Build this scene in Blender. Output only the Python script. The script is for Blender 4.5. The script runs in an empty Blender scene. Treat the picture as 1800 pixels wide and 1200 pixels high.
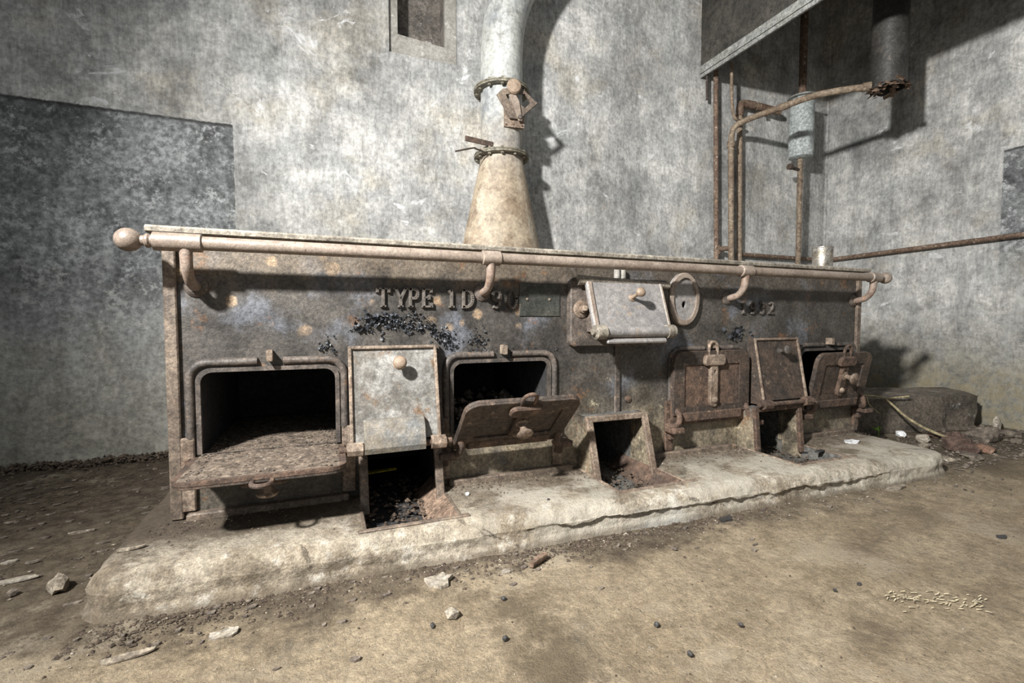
import bpy, bmesh, math, random
from mathutils import Vector, Matrix, noise
from mathutils.geometry import tessellate_polygon
R = math.radians
rnd = random.Random(7)
S = bpy.context.scene
COL = S.collection

# ---------------------------------------------------------------- camera
cam = bpy.data.cameras.new('camera'); cam_o = bpy.data.objects.new('camera', cam); COL.objects.link(cam_o)
cam.sensor_width = 36.0; cam.lens = 820 / 1800 * 36.0; cam.clip_start = 0.02
yaw, pit = R(21.5), math.atan(39 / 820)
cam_o.location = (0, 0, 0.645)
cam_o.rotation_euler = (math.pi / 2 - pit, 0, -yaw)
S.camera = cam_o

# ---------------------------------------------------------------- light
w = bpy.data.worlds.new('world'); S.world = w; w.use_nodes = True
w.node_tree.nodes['Background'].inputs[0].default_value = (0.93, 0.97, 1.0, 1)
w.node_tree.nodes['Background'].inputs[1].default_value = 0.28

def aim(o, target):
    o.rotation_euler = (Vector(target) - o.location).to_track_quat('-Z', 'Y').to_euler()
ld = bpy.data.lights.new('work_lamp', 'SPOT'); lo = bpy.data.objects.new('work_lamp', ld); COL.objects.link(lo)
ld.energy = 940; ld.color = (1.0, 0.985, 0.955); ld.shadow_soft_size = 0.09; ld.spot_size = R(118); ld.spot_blend = 1.0
lo.location = (-1.35, 0.0, 2.2); aim(lo, (2.4, 1.7, 0.5))

S.view_settings.view_transform = 'Standard'; S.view_settings.look = 'None'
S.view_settings.gamma = 1.0; S.view_settings.use_curve_mapping = False
S.view_settings.exposure = 0.32

# ---------------------------------------------------------------- materials
class NT:
    def __init__(s, name):
        s.m = bpy.data.materials.new(name); s.m.use_nodes = True
        s.t = s.m.node_tree; s.b = s.t.nodes['Principled BSDF']
        g = s.n('ShaderNodeNewGeometry'); s.pos = g.outputs['Position']
        sx = s.n('ShaderNodeSeparateXYZ'); s.t.links.new(s.pos, sx.inputs[0])
        s.x, s.y, s.z = sx.outputs
        s.nz = None
    def n(s, k): return s.t.nodes.new(k)
    def put(s, v, sock):
        if isinstance(v, (int, float)): sock.default_value = v
        elif isinstance(v, tuple): sock.default_value = v if len(v) == 4 or sock.type == 'VECTOR' else (*v, 1)
        else: s.t.links.new(v, sock)
    def scaled(s, sc, off=(0, 0, 0)):
        k = s.n('ShaderNodeMapping'); s.put(s.pos, k.inputs[0])
        k.inputs['Scale'].default_value = sc; k.inputs['Location'].default_value = off
        return k.outputs[0]
    def noise(s, scale, det=6, rough=.6, sc=(1, 1, 1), off=(0, 0, 0), dist=0.0):
        k = s.n('ShaderNodeTexNoise'); s.put(s.scaled(sc, off), k.inputs['Vector'])
        k.inputs['Scale'].default_value = scale; k.inputs['Detail'].default_value = det
        k.inputs['Roughness'].default_value = rough; k.inputs['Distortion'].default_value = dist
        return k.outputs[0]
    def vor(s, scale, out='Distance', feature='F1', sc=(1, 1, 1), off=(0, 0, 0)):
        k = s.n('ShaderNodeTexVoronoi'); k.feature = feature
        s.put(s.scaled(sc, off), k.inputs['Vector']); k.inputs['Scale'].default_value = scale
        return k.outputs[out]
    def ss(s, v, a, b, lo=0.0, hi=1.0):
        k = s.n('ShaderNodeMapRange'); k.interpolation_type = 'SMOOTHSTEP'
        s.put(v, k.inputs[0])
        if a <= b:
            k.inputs[1].default_value = a; k.inputs[2].default_value = b
            k.inputs[3].default_value = lo; k.inputs[4].default_value = hi
        else:
            k.inputs[1].default_value = b; k.inputs[2].default_value = a
            k.inputs[3].default_value = hi; k.inputs[4].default_value = lo
        return k.outputs[0]
    def ma(s, op, a, b=0.0):
        k = s.n('ShaderNodeMath'); k.operation = op; s.put(a, k.inputs[0]); s.put(b, k.inputs[1]); return k.outputs[0]
    def mul(s, *a):
        r = a[0]
        for q in a[1:]: r = s.ma('MULTIPLY', r, q)
        return r
    def add(s, a, b): return s.ma('ADD', a, b)
    def grey(s, v):
        k = s.n('ShaderNodeCombineColor'); [s.put(v, k.inputs[i]) for i in range(3)]; return k.outputs[0]
    def mix(s, f, a, b, mode='MIX'):
        k = s.n('ShaderNodeMix'); k.data_type = 'RGBA'; k.blend_type = mode
        s.put(f, k.inputs[0]); s.put(a, k.inputs[6]); s.put(b, k.inputs[7]); return k.outputs[2]
    def end(s, col, rough=.8, bump=None, dist=.003, strength=.6, metal=0.0, spec=.5):
        s.put(col, s.b.inputs['Base Color']); s.put(rough, s.b.inputs['Roughness'])
        s.b.inputs['Metallic'].default_value = metal; s.b.inputs['Specular IOR Level'].default_value = spec
        if bump is not None:
            k = s.n('ShaderNodeBump'); k.inputs['Strength'].default_value = strength; k.inputs['Distance'].default_value = dist
            s.put(bump, k.inputs['Height']); s.put(k.outputs[0], s.b.inputs['Normal'])
        return s.m

def worn(name, base, alt, spot, fine=60, rough=.65, big=7, alt_r=(.42, .62), spot_r=(.58, .68), dist=.002, metal=0.0, spot_s=22, strength=.7, gain=1.0):
    """base colour, large patches of alt, small flecks of spot, gritty fine mottling"""
    t = NT(name)
    a = t.noise(big, 9, .68); b = t.noise(spot_s, 7, .74, off=(3, 5, 1)); f = t.noise(fine, 5, .75); g = t.noise(fine * 3.3, 3, .7, off=(1, 9, 2))
    c = t.mix(t.ss(a, *alt_r), base, alt)
    c = t.mix(t.ss(b, *spot_r), c, spot)
    v = t.mul(t.ss(f, .30, .70, 1.38, .52), t.ss(g, .34, .66, 1.22, .72), t.ss(t.noise(spot_s * .7, 8, .75, off=(8, 8, 0)), .34, .66, .72, 1.28))
    if gain != 1: v = t.add(t.mul(t.ma('SUBTRACT', v, 1.0), gain), 1.0)
    c = t.mix(1.0, c, t.grey(v), 'MULTIPLY')
    return t.end(c, t.ss(f, .3, .7, rough - .08, min(1, rough + .1)), t.add(t.add(f, t.mul(g, .4)), t.mul(b, .8)), dist, strength, metal)

def plaster(name, dark_mask):
    t = NT(name)
    big = t.noise(1.15, 7, .6, off=(4, 0, 2)); mid = t.noise(4.5, 9, .70, off=(1, 7, 0)); mott = t.noise(15, 9, .78, off=(9, 0, 3))
    fine = t.noise(48, 6, .78); pits = t.noise(170, 3, .65, off=(3, 3, 3))
    streak = t.noise(1.0, 8, .72, sc=(9, 9, 1.6)); brush = t.noise(1.0, 4, .7, sc=(80, 80, 17), off=(2, 0, 0))
    v = t.mul(t.ss(big, .34, .64, .68, 1.14), t.ss(mid, .34, .66, 1.14, .80), t.ss(streak, .36, .70, 1.10, .78), t.ss(mott, .34, .66, .82, 1.18))
    v = t.mul(v, t.ss(fine, .36, .68, 1.16, .70), t.ss(brush, .35, .7, 1.10, .82), t.ss(pits, .60, .74, 1.05, .62))
    c = t.mix(1.0, t.mix(t.ss(mid, .4, .62), (.445, .44, .42), (.41, .413, .405)), t.grey(v), 'MULTIPLY')
    warm = t.noise(2.4, 7, .66, off=(6, 2, 1))
    c = t.mix(t.ss(warm, .50, .66, 0, .45), c, t.mix(1.0, c, (.92, .82, .66), 'MULTIPLY'))
    dk = t.noise(2.8, 9, .72, off=(0, 3, 6))
    c = t.mix(t.ss(dk, .56, .70, 0, .65), c, t.mix(1.0, c, (.38, .38, .36), 'MULTIPLY'))
    scr = t.noise(4.2, 9, .66, sc=(1, 1, 1.3), off=(2, 2, 9), dist=.9)
    c = t.mix(t.mul(t.ss(scr, .62, .68, 0, .8), t.ss(fine, .38, .52)), c, (.78, .785, .79))
    # fine cracks
    ck = t.vor(2.3, 'Distance', 'DISTANCE_TO_EDGE', off=(1, 1, 0))
    ck2 = t.add(ck, t.mul(t.ma('SUBTRACT', mid, .5), .25))
    c = t.mix(t.mul(t.ss(t.ma('ABSOLUTE', ck2), .006, .0), t.ss(big, .52, .6), .45), c, (.12, .12, .11))
    # damp green brown tide mark at the foot of the wall
    foot = t.ss(t.add(t.z, t.mul(t.ma('SUBTRACT', mid, .5), 1.0)), .80, .1)
    c = t.mix(t.mul(foot, .72), c, t.mix(1.0, (.21, .20, .155), t.grey(t.mul(t.ss(mott, .3, .7, .6, 1.4), t.ss(fine, .36, .68, 1.2, .7))), 'MULTIPLY'))
    yel = t.mul(t.ss(t.add(t.z, t.mul(mott, .3)), .66, .38), t.ss(t.x, 3.2, 3.6), t.ss(mott, .40, .60))
    c = t.mix(t.mul(yel, .62), c, (.26, .205, .11))
    # old dark oil paint dado, flaking
    e = t.mul(t.ma('SUBTRACT', t.noise(40, 3, .6), .5), .012)
    m = None
    for ax, a, b in dark_mask:
        vv = t.ss(t.add({'x': t.x, 'y': t.y, 'z': t.z}[ax], e), a, b); m = vv if m is None else t.mul(m, vv)
    fl = t.noise(7.5, 12, .80, off=(5, 1, 1)); fl2 = t.noise(30, 7, .78, off=(2, 8, 4))
    pv = t.mul(t.ss(big, .35, .62, 1.25, .75), t.ss(mid, .34, .66, .62, 1.5), t.ss(fl2, .32, .68, .55, 1.5), t.ss(fine, .36, .66, 1.25, .7), t.ss(streak, .36, .7, 1.25, .75))
    pa = t.mix(1.0, (.18, .188, .19), t.grey(pv), 'MULTIPLY')
    pa = t.mix(t.mul(t.ss(fl2, .50, .58, 0, .95), t.ss(fl, .50, .56)), pa, (.47, .485, .49))
    keep = t.mul(m, t.ss(t.add(fl, t.ss(t.z, .55, 1.25, .085, .0)), .68, .60))
    c = t.mix(keep, c, pa)
    lw = t.mul(t.ss(t.noise(3.4, 10, .74, off=(7, 7, 1)), .50, .60), t.ss(fl2, .44, .56), t.ss(t.z, 1.1, .85), t.ss(t.z, .12, .35))
    c = t.mix(t.mul(lw, .6), c, (.40, .405, .39))
    ax, a, b = dark_mask[1]
    rim = t.mul(m, t.ss(t.add(t.z, e), b - .016, b - .002), t.ss(fl2, .36, .5))
    c = t.mix(t.mul(rim, .85), c, (.03, .03, .028))
    h = t.add(t.add(t.mul(mid, 1.2), mott), t.add(t.mul(fine, .6), t.mul(pits, .25)))
    return t.end(c, .88, h, .012, .6, spec=.25)

M = {}
M['plaster_back'] = plaster('old_plaster', [('x', -.408, -.412), ('z', 1.585, 1.577), ('z', .2, .95)])
M['plaster_right'] = plaster('old_plaster_side', [('y', 1.562, 1.552), ('z', 1.652, 1.645), ('z', .75, 1.15)])

t = NT('dirty_floor')
a = t.noise(1.3, 8, .62, off=(0, 3, 0)); b = t.noise(6, 10, .74, off=(2, 0, 0)); f = t.noise(55, 6, .78); g = t.noise(190, 4, .75); d = t.noise(20, 8, .76, off=(6, 1, 0))
c = t.mix(t.ss(b, .34, .66), (.37, .298, .205), (.25, .195, .128))
c = t.mix(t.ss(a, .50, .70, 0, .65), c, (.17, .138, .10))
v = t.mul(t.ss(d, .32, .68, .80, 1.18), t.ss(f, .34, .68, 1.16, .74), t.ss(g, .35, .68, 1.15, .74))
c = t.mix(1.0, c, t.grey(v), 'MULTIPLY')
c = t.mix(t.mul(t.ss(t.noise(3.2, 9, .72, off=(1, 6, 2)), .58, .68, 0, .7), t.ss(d, .40, .56)), c, (.065, .055, .044))
c = t.mix(t.ss(g, .62, .68, 0, .7), c, (.62, .57, .48))
c = t.mix(t.ss(t.noise(120, 4, .75, off=(5, 5, 5)), .62, .67, 0, .75), c, (.045, .037, .028))
# soot trodden along the left end of the plinth and by the wall
soot = t.mul(t.ss(t.add(t.x, t.mul(t.ma('SUBTRACT', b, .5), 1.0)), -.40, -.62), t.ss(t.add(t.y, t.mul(t.ma('SUBTRACT', a, .5), 1.0)), 1.62, 1.95))
c = t.mix(t.mul(soot, .93), c, t.mix(t.ss(d, .4, .6), (.020, .013, .009), (.055, .034, .022)))
sd = t.mul(t.ss(t.add(t.x, t.mul(t.ma('SUBTRACT', d, .5), .25)), -.60, -.52), t.ss(t.x, -.45, -.5), t.ss(t.y, 1.2, 1.35), t.ss(b, .40, .55))
c = t.mix(t.mul(sd, .85), c, (.035, .024, .016))
rub = t.mul(t.ss(t.add(t.x, t.mul(b, .5)), 2.55, 3.0), t.ss(t.add(t.y, t.mul(t.ma('SUBTRACT', b, .5), .5)), .95, 1.3))
c = t.mix(t.mul(rub, .8), c, (.075, .062, .046))
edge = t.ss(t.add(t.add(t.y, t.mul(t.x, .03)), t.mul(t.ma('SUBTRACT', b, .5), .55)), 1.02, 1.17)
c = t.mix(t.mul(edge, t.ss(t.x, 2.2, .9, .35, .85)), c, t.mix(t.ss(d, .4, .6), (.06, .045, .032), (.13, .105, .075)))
band = t.noise(2.0, 9, .70, off=(9, 4, 0))
c = t.mix(t.mul(t.ss(band, .53, .64, 0, .7), t.ss(d, .36, .52)), c, (.115, .088, .06))
pale = t.noise(2.6, 9, .72, off=(4, 9, 0))
c = t.mix(t.mul(t.ss(pale, .53, .64, 0, .5), t.ss(f, .38, .5)), c, (.44, .375, .28))
# dark damp path across the middle of the floor
lane = t.add(t.ma('SUBTRACT', t.x, .40), t.mul(t.ma('SUBTRACT', a, .5), 1.1))
c = t.mix(t.mul(t.ss(t.ma('ABSOLUTE', lane), .14, .02), t.ss(b, .42, .56), .6), c, (.10, .078, .052))
h = t.add(t.mul(b, 1.2), t.add(t.mul(f, .9), t.mul(g, .45)))
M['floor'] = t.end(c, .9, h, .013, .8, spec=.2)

t = NT('plinth_concrete')
a = t.noise(3.2, 9, .68); b = t.noise(13, 9, .76, off=(1, 1, 4)); f = t.noise(60, 6, .78); g = t.noise(200, 3, .7)
c = t.mix(t.ss(a, .38, .60), (.50, .44, .35), (.34, .28, .205))
c = t.mix(t.ss(b, .52, .66, 0, .8), c, (.62, .585, .515))
c = t.mix(t.mul(t.ss(t.noise(5, 9, .72, off=(7, 2, 0)), .49, .58, 0, .85), t.ss(b, .36, .55)), c, (.17, .135, .095))
c = t.mix(1.0, c, t.grey(t.mul(t.ss(f, .34, .68, 1.15, .62), t.ss(g, .36, .68, 1.12, .75), t.ss(b, .32, .66, .75, 1.15))), 'MULTIPLY')
dirt = t.ss(t.add(t.y, t.mul(t.ma('SUBTRACT', b, .5), .45)), 1.24, 1.44)
c = t.mix(t.mul(dirt, .72), c, t.mix(t.ss(f, .38, .62), (.16, .125, .088), (.07, .053, .038)))
clean = t.mul(t.ss(t.y, 1.50, 1.35), t.ss(t.noise(4, 8, .7, off=(3, 3, 0)), .46, .58), t.ss(t.x, .3, .5))
c = t.mix(t.mul(clean, .55), c, (.56, .52, .44))
ld_ = t.mul(t.ss(t.add(t.x, t.mul(b, .3)), .35, -.1), t.ss(t.add(t.y, t.mul(b, .2)), 1.40, 1.52))
c = t.mix(t.mul(ld_, .75), c, (.06, .045, .032))
lsoot = t.mul(t.ss(t.x, -.40, -.52), t.ss(t.y, 1.5, 1.9))
c = t.mix(t.mul(lsoot, .3), c, (.17, .13, .09))
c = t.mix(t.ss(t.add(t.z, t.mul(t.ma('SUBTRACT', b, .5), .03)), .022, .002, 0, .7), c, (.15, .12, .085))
wet = t.mul(t.ss(t.noise(2.2, 5, .6, off=(3, 0, 0)), .44, .56), t.ss(t.x, .3, .9), t.ss(t.z, .07, .05))
c = t.mix(t.mul(wet, .5), c, (.50, .505, .48))
vr = t.vor(2.6, 'Distance', 'DISTANCE_TO_EDGE'); vr = t.add(vr, t.mul(t.ma('SUBTRACT', b, .5), .16))
c = t.mix(t.mul(t.ss(t.ma('ABSOLUTE', vr), .012, .0), t.ss(a, .46, .54), .75), c, (.055, .045, .035))
M['plinth'] = t.end(c, .85, t.add(t.add(a, t.mul(b, .9)), t.add(t.mul(f, .5), t.mul(g, .2))), .014, .8, spec=.25)

t = NT('cast_iron_front')
a = t.noise(3.6, 8, .62, off=(1, 0, 5)); b = t.noise(13, 8, .72); f = t.noise(85, 4, .75)
c = t.mix(t.ss(a, .38, .64), (.036, .032, .028), (.082, .073, .063))
c = t.mix(t.ss(t.noise(5.5, 7, .6, off=(8, 2, 2)), .54, .68, 0, .6), c, (.14, .152, .18))
top = t.mul(t.ss(t.add(t.z, t.mul(t.ma('SUBTRACT', b, .5), .25)), .72, .80), t.ss(t.x, 1.9, -.1, .25, 1.0))
c = t.mix(t.mul(top, .6), c, (.145, .112, .078))
sp = t.vor(13, off=(.3, 0, .45)); keep = t.ss(t.vor(13, 'Color', off=(.3, 0, .45)), .40, .48)
spot = t.mul(t.ss(t.add(sp, t.mul(t.ma('SUBTRACT', b, .5), .75)), .30, .20), keep, t.ss(t.z, .56, .64), t.ss(t.x, 1.0, .3))
c = t.mix(t.mul(spot, t.ss(b, .34, .58, .25, .85)), c, (.31, .22, .14))
low = t.mul(t.ss(t.add(t.z, t.mul(t.ma('SUBTRACT', a, .5), .8)), .40, .16), t.ss(t.x, .05, .4, .25, 1.0))
c = t.mix(t.mul(low, t.ss(b, .32, .6, .25, .85)), c, (.235, .195, .135))
wp = t.mul(t.ss(t.noise(9, 7, .7, off=(2, 6, 1)), .60, .67), t.ss(t.z, .5, .35), t.ss(t.x, .7, .95))
c = t.mix(t.mul(wp, .8), c, (.44, .39, .27))
rust = t.mul(t.ss(t.noise(11, 7, .7, off=(0, 4, 7)), .58, .68), .55)
c = t.mix(rust, c, (.19, .095, .042))
g = t.noise(240, 3, .7)
c = t.mix(1.0, c, t.grey(t.mul(t.ss(f, .32, .68, 1.3, .6), t.ss(g, .35, .68, 1.2, .72), t.ss(b, .32, .68, .72, 1.3))), 'MULTIPLY')
M['front'] = t.end(c, t.ss(b, .3, .7, .42, .68), t.add(t.mul(b, .6), t.mul(f, .7)), .003, .7)

M['iron'] = worn('dark_iron', (.085, .074, .064), (.125, .108, .092), (.17, .11, .07), rough=.55)
M['bead'] = worn('scaled_iron', (.068, .058, .050), (.125, .10, .083), (.19, .125, .08), rough=.6, spot_s=30)
M['rail'] = worn('rail_iron', (.285, .232, .19), (.21, .165, .132), (.115, .075, .055), rough=.40, fine=110, big=5, spot_r=(.61, .68), spot_s=60, dist=.0010, gain=.55)
M['bracket'] = worn('bracket_iron', (.28, .22, .18), (.20, .135, .10), (.34, .19, .115), rough=.5, big=14, gain=.6)
M['top'] = worn('plate_edge', (.31, .275, .225), (.20, .175, .14), (.12, .10, .08), rough=.6, big=4, spot_s=18)
M['strip'] = worn('strip_iron', (.17, .132, .10), (.11, .083, .064), (.24, .165, .11), rough=.6, big=6)
M['rust'] = worn('brown_rust', (.115, .072, .050), (.062, .043, .033), (.25, .17, .115), rough=.8, big=10, spot_s=28, dist=.004)
M['rust_dark'] = worn('dark_rust', (.048, .037, .030), (.085, .058, .042), (.22, .165, .12), rough=.62, big=11, spot_s=30, dist=.005)
M['rust_light'] = worn('pale_rust', (.24, .185, .14), (.145, .102, .073), (.36, .29, .225), rough=.75, big=12, spot_s=30)
M['knob'] = worn('knob_iron', (.30, .225, .165), (.235, .17, .12), (.39, .32, .25), rough=.55, big=20, gain=.5)
M['zinc_door'] = worn('grey_door_iron', (.125, .115, .10), (.245, .238, .222), (.15, .095, .055), rough=.6, big=9, alt_r=(.45, .60), spot_r=(.54, .66), spot_s=9, gain=.8)
M['flap'] = worn('flap_iron', (.15, .15, .145), (.19, .165, .13), (.25, .24, .22), rough=.6, big=9, gain=.7)
M['grey_door'] = worn('smooth_grey_iron', (.25, .235, .225), (.21, .20, .195), (.32, .26, .20), rough=.48, big=7, dist=.001, gain=.6)
M['soot'] = worn('soot_lining', (.022, .021, .022), (.034, .033, .033), (.05, .045, .04), rough=.85, big=6)
M['grey_lining'] = worn('grey_lining', (.13, .125, .115), (.09, .085, .075), (.17, .14, .10), rough=.8)
M['paint_black'] = worn('black_paint_flake', (.03, .033, .038), (.05, .055, .065), (.09, .10, .115), rough=.4, big=40)
M['brass_dark'] = worn('green_plate', (.034, .036, .031), (.055, .055, .046), (.13, .115, .085), rough=.5, big=14)
M['ash'] = worn('ash', (.155, .12, .09), (.085, .062, .045), (.33, .30, .265), rough=.95, big=30, spot_s=70)
M['flue'] = NT('flue_paint')
t = M['flue']; a = t.noise(4.0, 9, .70); b = t.noise(13, 8, .76, off=(2, 2, 2)); f = t.noise(60, 5, .75); vs_ = t.noise(1.0, 7, .7, sc=(14, 14, 2.2), off=(4, 1, 0))
lowm = t.ss(t.add(t.z, t.mul(t.ma('SUBTRACT', a, .5), .5)), 1.85, 1.35)
c = t.mix(lowm, (.36, .365, .345), (.335, .275, .20))
c = t.mix(t.ss(a, .47, .60, 0, .7), c, t.mix(lowm, (.165, .18, .195), (.19, .135, .088)))
c = t.mix(t.ss(vs_, .50, .66, 0, .65), c, t.mix(lowm, (.50, .51, .50), (.43, .385, .31)))
c = t.mix(t.ss(b, .53, .66, 0, .7), c, t.mix(lowm, (.20, .195, .175), (.16, .11, .072)))
c = t.mix(1.0, c, t.grey(t.mul(t.ss(f, .34, .68, 1.18, .72), t.ss(b, .34, .66, 1.15, .85))), 'MULTIPLY')
M['flue'] = t.end(c, t.ss(t.z, 1.6, 1.95, .62, .36), t.add(b, t.mul(f, .4)), .003, .6)
M['flange'] = worn('flange_iron', (.20, .185, .14), (.13, .115, .085), (.27, .18, .11), rough=.6, big=15)
M['pipe'] = worn('rusty_pipe', (.125, .078, .052), (.19, .13, .09), (.42, .36, .30), rough=.7, big=9, spot_r=(.57, .64), spot_s=55, dist=.003)
M['pipe_tan'] = worn('tan_pipe', (.24, .185, .13), (.17, .12, .08), (.37, .31, .24), rough=.65, big=9, spot_r=(.56, .66), spot_s=45, dist=.003)
M['tank'] = worn('pale_tank', (.40, .43, .425), (.33, .36, .36), (.22, .17, .12), rough=.55, big=8, spot_r=(.63, .72), dist=.002)
M['hood'] = worn('hood_sheet', (.036, .033, .027), (.055, .05, .042), (.026, .023, .02), rough=.75, big=3, fine=30)
M['hood_strip'] = worn('hood_angle_iron', (.27, .275, .26), (.23, .23, .215), (.15, .12, .09), rough=.6, big=9)
M['duct'] = worn('duct_sheet', (.034, .032, .029), (.052, .049, .044), (.10, .08, .06), rough=.5, big=5)
M['tin'] = worn('can_tin', (.42, .40, .37), (.30, .26, .20), (.36, .21, .12), rough=.32, metal=.7, big=20)
M['dirt'] = worn('soot_dirt', (.055, .038, .027), (.10, .074, .052), (.22, .18, .135), rough=.95, big=40, spot_s=90)
M['brown_dirt'] = worn('brown_dirt', (.22, .15, .105), (.15, .10, .07), (.30, .23, .17), rough=.95, big=15, spot_s=60)
M['grit'] = worn('grit', (.27, .23, .175), (.15, .12, .09), (.50, .47, .41), rough=.95, big=25, spot_s=60)
M['coal'] = worn('coal', (.035, .033, .032), (.06, .058, .056), (.12, .115, .11), rough=.55, big=60)
M['flake'] = worn('plaster_flake', (.36, .32, .265), (.29, .25, .195), (.46, .43, .38), rough=.9, big=40)
M['white'] = worn('white_shard', (.80, .80, .80), (.70, .71, .72), (.55, .53, .50), rough=.5, big=40, dist=.001)
M['brick'] = worn('brick_red', (.25, .14, .092), (.19, .115, .08), (.33, .25, .19), rough=.9, big=40)
M['stone'] = worn('rubble_stone', (.17, .14, .11), (.10, .08, .065), (.30, .26, .20), rough=.95, big=25)
M['stone_red'] = worn('rubble_red', (.10, .066, .05), (.09, .055, .042), (.22, .15, .11), rough=.95, big=25)
M['block'] = worn('block_concrete', (.15, .125, .098), (.085, .07, .055), (.42, .41, .385), rough=.9, big=6, spot_r=(.585, .65), spot_s=8, dist=.008)
M['twig'] = worn('dry_twig', (.40, .34, .20), (.28, .23, .13), (.50, .45, .30), rough=.8, big=40)
M['leaf'] = worn('green_leaf', (.16, .28, .03), (.10, .2, .02), (.25, .36, .06), rough=.6, big=40)
M['yellow'] = worn('yellow_plastic', (.62, .52, .02), (.5, .42, .02), (.35, .3, .03), rough=.4, big=40, dist=.0005)
M['straw'] = worn('straw', (.46, .40, .28), (.40, .34, .22), (.58, .54, .42), rough=.9, big=40)

# ---------------------------------------------------------------- mesh builder
class MB:
    def __init__(s): s.v = []; s.f = []; s.sm = []
    def addv(s, vs, fs, smooth=False, mtx=None):
        o = len(s.v)
        s.v += [(mtx @ Vector(p)) if mtx else Vector(p) for p in vs]
        s.f += [tuple(o + i for i in f) for f in fs]; s.sm += [smooth] * len(fs)
        return s
    def bm(s, bm, smooth=False, mtx=None):
        bm.verts.index_update()
        return s.addv([v.co.copy() for v in bm.verts], [[v.index for v in f.verts] for f in bm.faces], smooth, mtx)
    def box(s, lo, hi, bev=0.0, mtx=None, seg=1):
        bm = bmesh.new(); bmesh.ops.create_cube(bm, size=1)
        for v in bm.verts:
            v.co = Vector(((lo[i] + hi[i]) / 2 + v.co[i] * (hi[i] - lo[i]) for i in range(3)))
        if bev > 0: bmesh.ops.bevel(bm, geom=bm.edges[:], offset=bev, segments=seg, affect='EDGES', profile=.5)
        s.bm(bm, False, mtx); bm.free(); return s
    def bar(s, a, b, wd, th, up=(0, 0, 1), bev=0.0):
        a, b = Vector(a), Vector(b); z = (b - a); L = z.length; z.normalize(); up = Vector(up)
        x = up.cross(z)
        if x.length < 1e-4: x = Vector((1, 0, 0)).cross(z)
        x.normalize(); y = z.cross(x)
        m = Matrix((x, y, z)).transposed().to_4x4(); m.translation = a
        return s.box((-wd / 2, -th / 2, 0), (wd / 2, th / 2, L), bev, m)
    def tube(s, pts, r, n=14, cap=True, wob=0.0):
        pts = [Vector(p) for p in pts]; k = len(pts)
        rs = r if isinstance(r, (list, tuple)) else [r] * k
        vs = []; fs = []; prev = None
        for i, p in enumerate(pts):
            d = (pts[min(i + 1, k - 1)] - pts[max(i - 1, 0)]).normalized()
            if prev is None:
                u = d.cross(Vector((0, 0, 1)))
                if u.length < .1: u = d.cross(Vector((0, 1, 0)))
            else: u = prev - d * prev.dot(d)
            u.normalize(); prev = u; q = d.cross(u)
            for j in range(n):
                a = 2 * math.pi * j / n
                rr = rs[i] * (1 + (wob * (rnd.random() - .5) if wob else 0))
                vs.append(p + (u * math.cos(a) + q * math.sin(a)) * rr)
        for i in range(k - 1):
            for j in range(n):
                j2 = (j + 1) % n; fs.append((i * n + j, i * n + j2, (i + 1) * n + j2, (i + 1) * n + j))
        s.addv(vs, fs, True)
        if cap:
            o = len(s.v) - len(vs)
            s.f.append(tuple(o + j for j in reversed(range(n)))); s.f.append(tuple(o + (k - 1) * n + j for j in range(n))); s.sm += [False, False]
        return s
    def lathe(s, prof, n=24, mtx=None, caps=True):
        """profile (r, z) about local z"""
        vs = []; fs = []
        for r_, z_ in prof:
            for j in range(n):
                a = 2 * math.pi * j / n; vs.append((r_ * math.cos(a), r_ * math.sin(a), z_))
        k = len(prof)
        for i in range(k - 1):
            for j in range(n):
                j2 = (j + 1) % n; fs.append((i * n + j, i * n + j2, (i + 1) * n + j2, (i + 1) * n + j))
        if caps: fs.append(tuple(reversed(range(n)))); fs.append(tuple((k - 1) * n + j for j in range(n)))
        return s.addv(vs, fs, True, mtx)
    def prism(s, out, holes=(), d0=0.0, d1=.01, mtx=None, ch=0.0):
        """2D outline (x, z) with holes, extruded along y from d0 (front) to d1 (back); ch chamfers the front edge"""
        loops = [list(out)] + [list(h) for h in holes]
        tri = tessellate_polygon([[Vector((p[0], p[1], 0)) for p in l] for l in loops])
        flat = [p for l in loops for p in l]; N = len(flat)
        front = list(flat)
        if ch:
            k = len(out); area = sum(out[i][0] * out[(i + 1) % k][1] - out[(i + 1) % k][0] * out[i][1] for i in range(k))
            sg = 1 if area > 0 else -1
            for i in range(k):
                a, b, c_ = Vector(out[i - 1]), Vector(out[i]), Vector(out[(i + 1) % k])
                e1, e2 = (b - a).normalized(), (c_ - b).normalized()
                nn = (Vector((-e1.y, e1.x)) + Vector((-e2.y, e2.x))) * sg
                if nn.length > 1e-6:
                    nn.normalize(); front[i] = tuple(b + nn * ch)
        vs = [(p[0], d0, p[1]) for p in front]; fs = []
        if ch: vs += [(p[0], d0 + ch, p[1]) for p in flat]
        vs += [(p[0], d1, p[1]) for p in flat]
        L = len(vs) // N
        fs += [tuple(t_) for t_ in tri]; fs += [tuple((L - 1) * N + i for i in reversed(t_)) for t_ in tri]
        o = 0
        for l in loops:
            k = len(l)
            for i in range(k):
                j = (i + 1) % k
                for q in range(L - 1): fs.append((q * N + o + i, q * N + o + j, (q + 1) * N + o + j, (q + 1) * N + o + i))
            o += k
        return s.addv(vs, fs, False, mtx)
    def xf(s, m):
        s.v = [m @ v for v in s.v]; return s
    def jitter(s, amp, sc=20.0):
        for v in s.v:
            nv = noise.noise_vector(v * sc); v += nv * amp
        return s
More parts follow.
